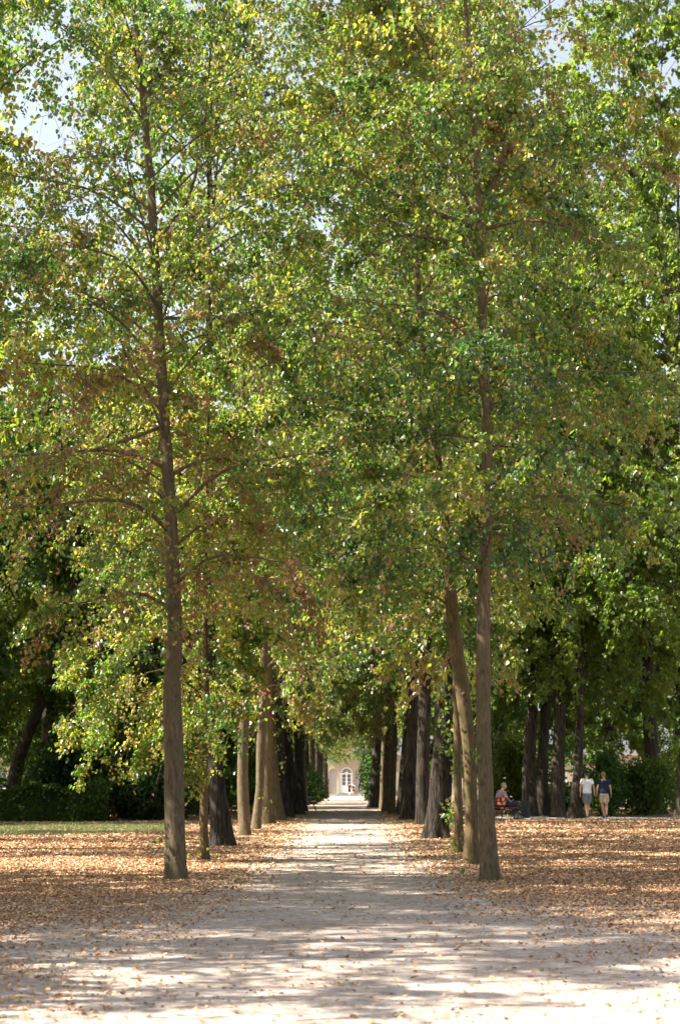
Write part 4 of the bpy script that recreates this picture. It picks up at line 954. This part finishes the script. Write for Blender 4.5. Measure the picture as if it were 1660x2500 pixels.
def walker(x, D, rz, J, label, tee, shorts, hairm=None, cap=False, backpack=False, dress=False, s=1.0, skin='skin', sleeve=.5, short_len=.95, group=None):
    root = empty('person', (x, D, float(gz(D)) + .008), rz); root.scale = (s, s, s); tag(root, label, 'person', group)
    b = MB()
    # torso and neck
    ell(b, [(0, 0, .86), (0, -.005, .96), (0, 0, 1.08), (0, .01, 1.22), (0, .005, 1.36), (0, -.01, 1.44), (0, -.01, 1.49)], [.13, .165, .14, .155, .175, .14, .07], [.10, .125, .10, .11, .115, .085, .06])
    ell(b, [(0, -.012, 1.42), (0, 0, 1.50), (0, .012, 1.58)], [.062, .055, .055], [.062, .058, .058])
    hc = np.array([0, .018, 1.645]); Rm = head(b, hc, J.get('yaw', 0), J.get('pitch', 0))
    arms = {}
    for sx, nm in ((-1, 'L'), (1, 'R')):
        sh = np.array((sx * .175, -.005, 1.415)); el, wr = np.array(J['el' + nm]), np.array(J['wr' + nm])
        ell(b, [(sx * .08, -.005, 1.42), sh, L3(sh, el, .5), el], [.055, .058, .047, .040], [.06, .056, .047, .040], 16, np.array([0, 1.0, 0]))
        ell(b, [L3(sh, el, .9), el, L3(el, wr, .3), L3(el, wr, .75), wr], [.036, .040, .041, .030, .025], [.036, .040, .041, .028, .021], 16, np.array([0, 1.0, 0]))
        d = unit(wr - el); side = np.array([0, 1.0, 0]) - d * d[1]; hand(b, wr, d + np.array([0, .05, 0]), np.array([sx * 1.0, 0, 0.0]), side)
        arms[nm] = (sh, el, wr)
        hp = np.array((sx * .09, 0, .90)); kn, an, to = np.array(J['kn' + nm]), np.array(J['an' + nm]), np.array(J['to' + nm])
        ell(b, [hp, L3(hp, kn, .4), L3(hp, kn, .85), kn], [.098, .088, .062, .058], [.105, .092, .064, .060])
        ell(b, [L3(hp, kn, .93), kn, L3(kn, an, .3), L3(kn, an, .7), an], [.054, .056, .058, .042, .037], [.056, .058, .064, .044, .040])
        ell(b, [an + unit(an - to) * .03, L3(an, to, .5), to], [.035, .038, .030], [.032, .028, .02], 12)
    remeshed(b, 'body', .0075, M[skin], root)
    face_bits(root, hc, Rm)
    # shirt
    t = MB(); hem = .84
    ell(t, [(0, -.005, hem), (0, -.005, .96), (0, 0, 1.10), (0, .01, 1.24), (0, .003, 1.36), (0, -.012, 1.44), (0, -.012, 1.475)], [.185, .182, .165, .178, .195, .155, .085], [.150, .142, .122, .130, .133, .10, .075])
    for nm, sx in (('L', -1), ('R', 1)):
        sh, el, wr = arms[nm]; e = L3(sh, el, .62) if sleeve <= .5 else L3(el, wr, .2)
        ell(t, [(sx * .07, -.008, 1.418), sh + (0, 0, .008), e], [.066, .068, .068], [.070, .070, .070], 16, np.array([0, 1.0, 0]))
    remeshed(t, 'shirt', .011, M[tee], root, 3)
    h = MB()
    ell(h, [(0, 0, .80), (0, -.005, .88), (0, 0, .99)], [.178, .175, .150], [.135, .140, .118])
    for nm, sx in (('L', -1), ('R', 1)):
        hp = np.array((sx * .09, 0, .90)); kn = np.array(J['kn' + nm])
        e = L3(hp, kn, short_len)
        ell(h, [hp, L3(hp, e, .5), e], [.112, .105, .098], [.118, .108, .100])
    if dress: ell(h, [(0, 0, .45), (0, 0, .7), (0, 0, .95)], [.24, .21, .16], [.2, .18, .13])
    remeshed(h, 'dress_skirt' if dress else 'shorts', .011, M[shorts], root, 3)
    for nm in 'LR':
        an, to = np.array(J['an' + nm]), np.array(J['to' + nm]); f = unit(to - an * (1, 1, 1)); up = np.array(J.get('up' + nm, (0, 0, 1.0)))
        heel = an - up * .055 - f * .05; sm = MB()
        ell(sm, [heel, L3(heel, to, .5) + up * .008, to + f * .03], [.043, .048, .036], [.04, .042, .028], 14)
        ell(sm, [an - up * .055, an + up * .0], [.043, .040], [.05, .045], 12)
        sh_ = remeshed(sm, 'shoe', .008, M['shoe'], root)
        so = MB(); ell(so, [heel - up * .032, L3(heel, to, .5) - up * .026, to + f * .035 - up * .012], [.044, .049, .036], [.014, .014, .013], 14); so.build('sole', M['sole'], sh_, True)
    if hairm: hair(root, hc, Rm, M[hairm], 'short')
    if cap:
        hair(root, hc, Rm, M['hair_dark'], 'short')
        m = MB(); ball(m, (0, -.008, .022), (.090, .108, .112), 24, 16, lambda V: np.c_[V[:, :2], np.maximum(V[:, 2], .12)])
        V = (Rm @ np.concatenate(m.v).T).T + hc; m.v = [V]; cp = m.build('cap', M['cap'], root, True)
        m = MB(); a = np.linspace(-1.1, 1.1, 9); 
        pts = [(.083 * math.sin(q), -.075 - .075 * math.cos(q), .028 - .02 * math.cos(q)) for q in a]
        V = np.array([(0 * 0 + .083 * math.sin(q), -.06 * math.cos(q) - .03, .034) for q in a] + pts + [(v[0], v[1], v[2] - .006) for v in [(.083 * math.sin(q), -.06 * math.cos(q) - .03, .034) for q in a] + pts])
        n = 9; i = np.arange(n - 1); Q = np.r_[np.c_[i, i + 1, i + 1 + n, i + n], np.c_[i + 2 * n, i + 3 * n, i + 1 + 3 * n, i + 1 + 2 * n], np.c_[i + n, i + n + 1, i + 3 * n + 1, i + 3 * n], np.c_[i, i + 2 * n, i + 2 * n + 1, i + 1]]
        V = (Rm @ V.T).T + hc; m.add(V, Q); m.build('peak', M['teal'], cp)
    if backpack:
        m = MB(); ell(m, [(0, -.18, 1.0), (0, -.20, 1.15), (0, -.19, 1.30), (0, -.16, 1.42)], [.13, .15, .145, .10], [.07, .10, .09, .05])
        bp = m.build('backpack', M['blackcloth'], root, True)
        for sx in (-1, 1):
            q = MB(); q.tube([(sx * .09, -.12, 1.42), (sx * .1, 0, 1.475), (sx * .11, .12, 1.38), (sx * .13, .12, 1.2), (sx * .15, -.05, 1.05)], [.018] * 5, 8); q.build('strap', M['blackcloth'], bp)
    return root
# stride poses (facing +Y)
poseA = dict(elL=(-.245, -.02, 1.14), wrL=(-.255, .03, .91), elR=(.25, -.07, 1.15), wrR=(.285, -.03, .91), knL=(-.09, .02, .49), anL=(-.085, -.02, .09), toL=(-.10, .13, .035), knR=(.10, .13, .49), anR=(.10, .11, .10), toR=(.12, .27, .06))
poseA.update(knL=(-.04, .05, .49), anL=(.0, .02, .09), toL=(-.01, .17, .035), knR=(.06, .13, .50), anR=(.045, .20, .12), toR=(.05, .34, .10), yaw=R(28))
poseB = dict(elL=(-.25, -.05, 1.15), wrL=(-.27, -.02, .91), elR=(.25, .0, 1.14), wrR=(.275, .07, .90), knL=(-.06, .12, .50), anL=(.0, .10, .09), toL=(-.01, .25, .035), knR=(.08, -.02, .49), anR=(.055, -.26, .20), toR=(.07, -.20, .06), upR=(0, -.75, .45), yaw=R(-12))
wp = G(1432, 1998); walker(wp[0], wp[1] - .2, R(4), poseA, 'man in white t-shirt, grey shorts and dark cap walking away along the side path', 'tee_white', 'short_grey', cap=True, s=1.03, short_len=.9)
wp = G(1473, 1998); walker(wp[0], wp[1] - .2, R(-3), poseB, 'man in navy t-shirt and beige shorts with light brown hair walking away', 'tee_navy', 'short_beige', hairm='hair_brown', s=1.02, short_len=.85)
wp = G(853, 1944); walker(wp[0], wp[1], R(8), poseB, 'far walker in dark maroon clothes before the arched door', 'maroon', 'maroon', hairm='hair_dark', s=.97, short_len=1.0, skin='skin_pale')
wp = G(862, 1944); walker(wp[0] + .05, wp[1] + .1, R(-8), poseA, 'far walker with black backpack and black shorts before the arched door', 'tee_white', 'blackcloth', hairm='hair_dark', backpack=True, s=.93, short_len=.6, skin='skin_pale')

def sitter():
    cc, ss = math.cos(BR), math.sin(BR)
    lx = .30                                           # seat position along the bench
    root = empty('person', (bx + lx * cc, BD + lx * ss, float(gz(BD)) + .006), BR); tag(root, 'older man in pink checked shirt and dark jeans sitting turned away on the bench', 'person')
    b = MB(); hz = .56
    ell(b, [(0, -.07, hz - .04), (0, -.12, hz + .10), (0, -.17, hz + .28), (0, -.13, hz + .46), (0, -.08, hz + .53)], [.16, .165, .17, .18, .10], [.12, .12, .12, .115, .08])
    ell(b, [(0, -.10, hz + .49), (0, -.05, hz + .57), (0, -.01, hz + .64)], [.06, .055, .055], [.06, .058, .058])
    hc = np.array([0, .015, hz + .70]); Rm = head(b, hc, R(-22), R(-14))
    arms = []
    for sx, el, wr in ((-1, (-.27, -.12, .84), (-.13, .14, .68)), (1, (.28, -.06, .83), (.14, .20, .68))):
        sh = np.array((sx * .18, -.11, hz + .45)); el = np.array(el); wr = np.array(wr)
        ell(b, [(sx * .08, -.11, hz + .46), sh, L3(sh, el, .5), el], [.055, .058, .047, .040], [.06, .056, .047, .040], 16, np.array([0, 1.0, 0]))
        ell(b, [L3(sh, el, .9), el, L3(el, wr, .3), wr], [.036, .040, .040, .024], [.036, .040, .040, .022], 16, np.array([0, 0, 1.0]))
        hand(b, wr, unit(wr - el) + (0, .2, -.2), np.array([0, 0, 1.0]), np.array([-sx * 1.0, .3, 0])); arms.append((sx, sh, el, wr))
    legs = [((-.09, 0, hz - .03), (-.07, .46, .52), (-.02, .46, .10), (-.02, .62, .04)), ((.09, 0, hz - .03), (.05, .45, .64), (-.0, .68, .30), (.04, .80, .20))]
    for hp, kn, an, to in legs:
        hp, kn, an, to = map(np.array, (hp, kn, an, to))
        ell(b, [hp, L3(hp, kn, .5), kn], [.095, .085, .06], [.095, .085, .06]); ell(b, [kn, L3(kn, an, .35), an], [.056, .06, .037], [.056, .062, .038]); ell(b, [an, to], [.036, .03], [.035, .02], 12)
    remeshed(b, 'body', .0075, M['skin_pale'], root); face_bits(root, hc, Rm)
    t = MB(); ell(t, [(0, -.07, hz - .06), (0, -.12, hz + .10), (0, -.17, hz + .28), (0, -.135, hz + .45), (0, -.09, hz + .51)], [.19, .19, .19, .195, .10], [.15, .145, .138, .13, .09])
    for sx, sh, el, wr in arms: ell(t, [(sx * .07, -.11, hz + .455), sh + (0, 0, .01), el, L3(el, wr, .45)], [.07, .077, .062, .056], [.075, .077, .062, .056], 16, np.array([0, 1.0, 0]))
    remeshed(t, 'shirt', .011, M['check'], root, 3)
    h = MB(); ell(h, [(0, -.09, hz - .07), (0, -.03, hz - .06)], [.18, .18], [.10, .10])
    for hp, kn, an, to in legs:
        hp, kn, an = map(np.array, (hp, kn, an)); ell(h, [hp, L3(hp, kn, .5), kn, L3(kn, an, .5), L3(kn, an, .93)], [.11, .098, .075, .07, .058], [.105, .095, .075, .072, .06])
    remeshed(h, 'jeans', .011, M['denim'], root, 3)
    for hp, kn, an, to in legs:
        an, to = np.array(an), np.array(to); sm = MB(); f = unit(to - an); ell(sm, [an - (0, .03, .05), L3(an, to, .6) - (0, 0, .015), to + f * .06], [.043, .048, .034], [.045, .042, .028], 14); remeshed(sm, 'shoe', .008, M['shoe'], root)
    hair(root, hc, Rm, M['hair_grey'], 'short')
sitter()
print('objects', len(C.objects))
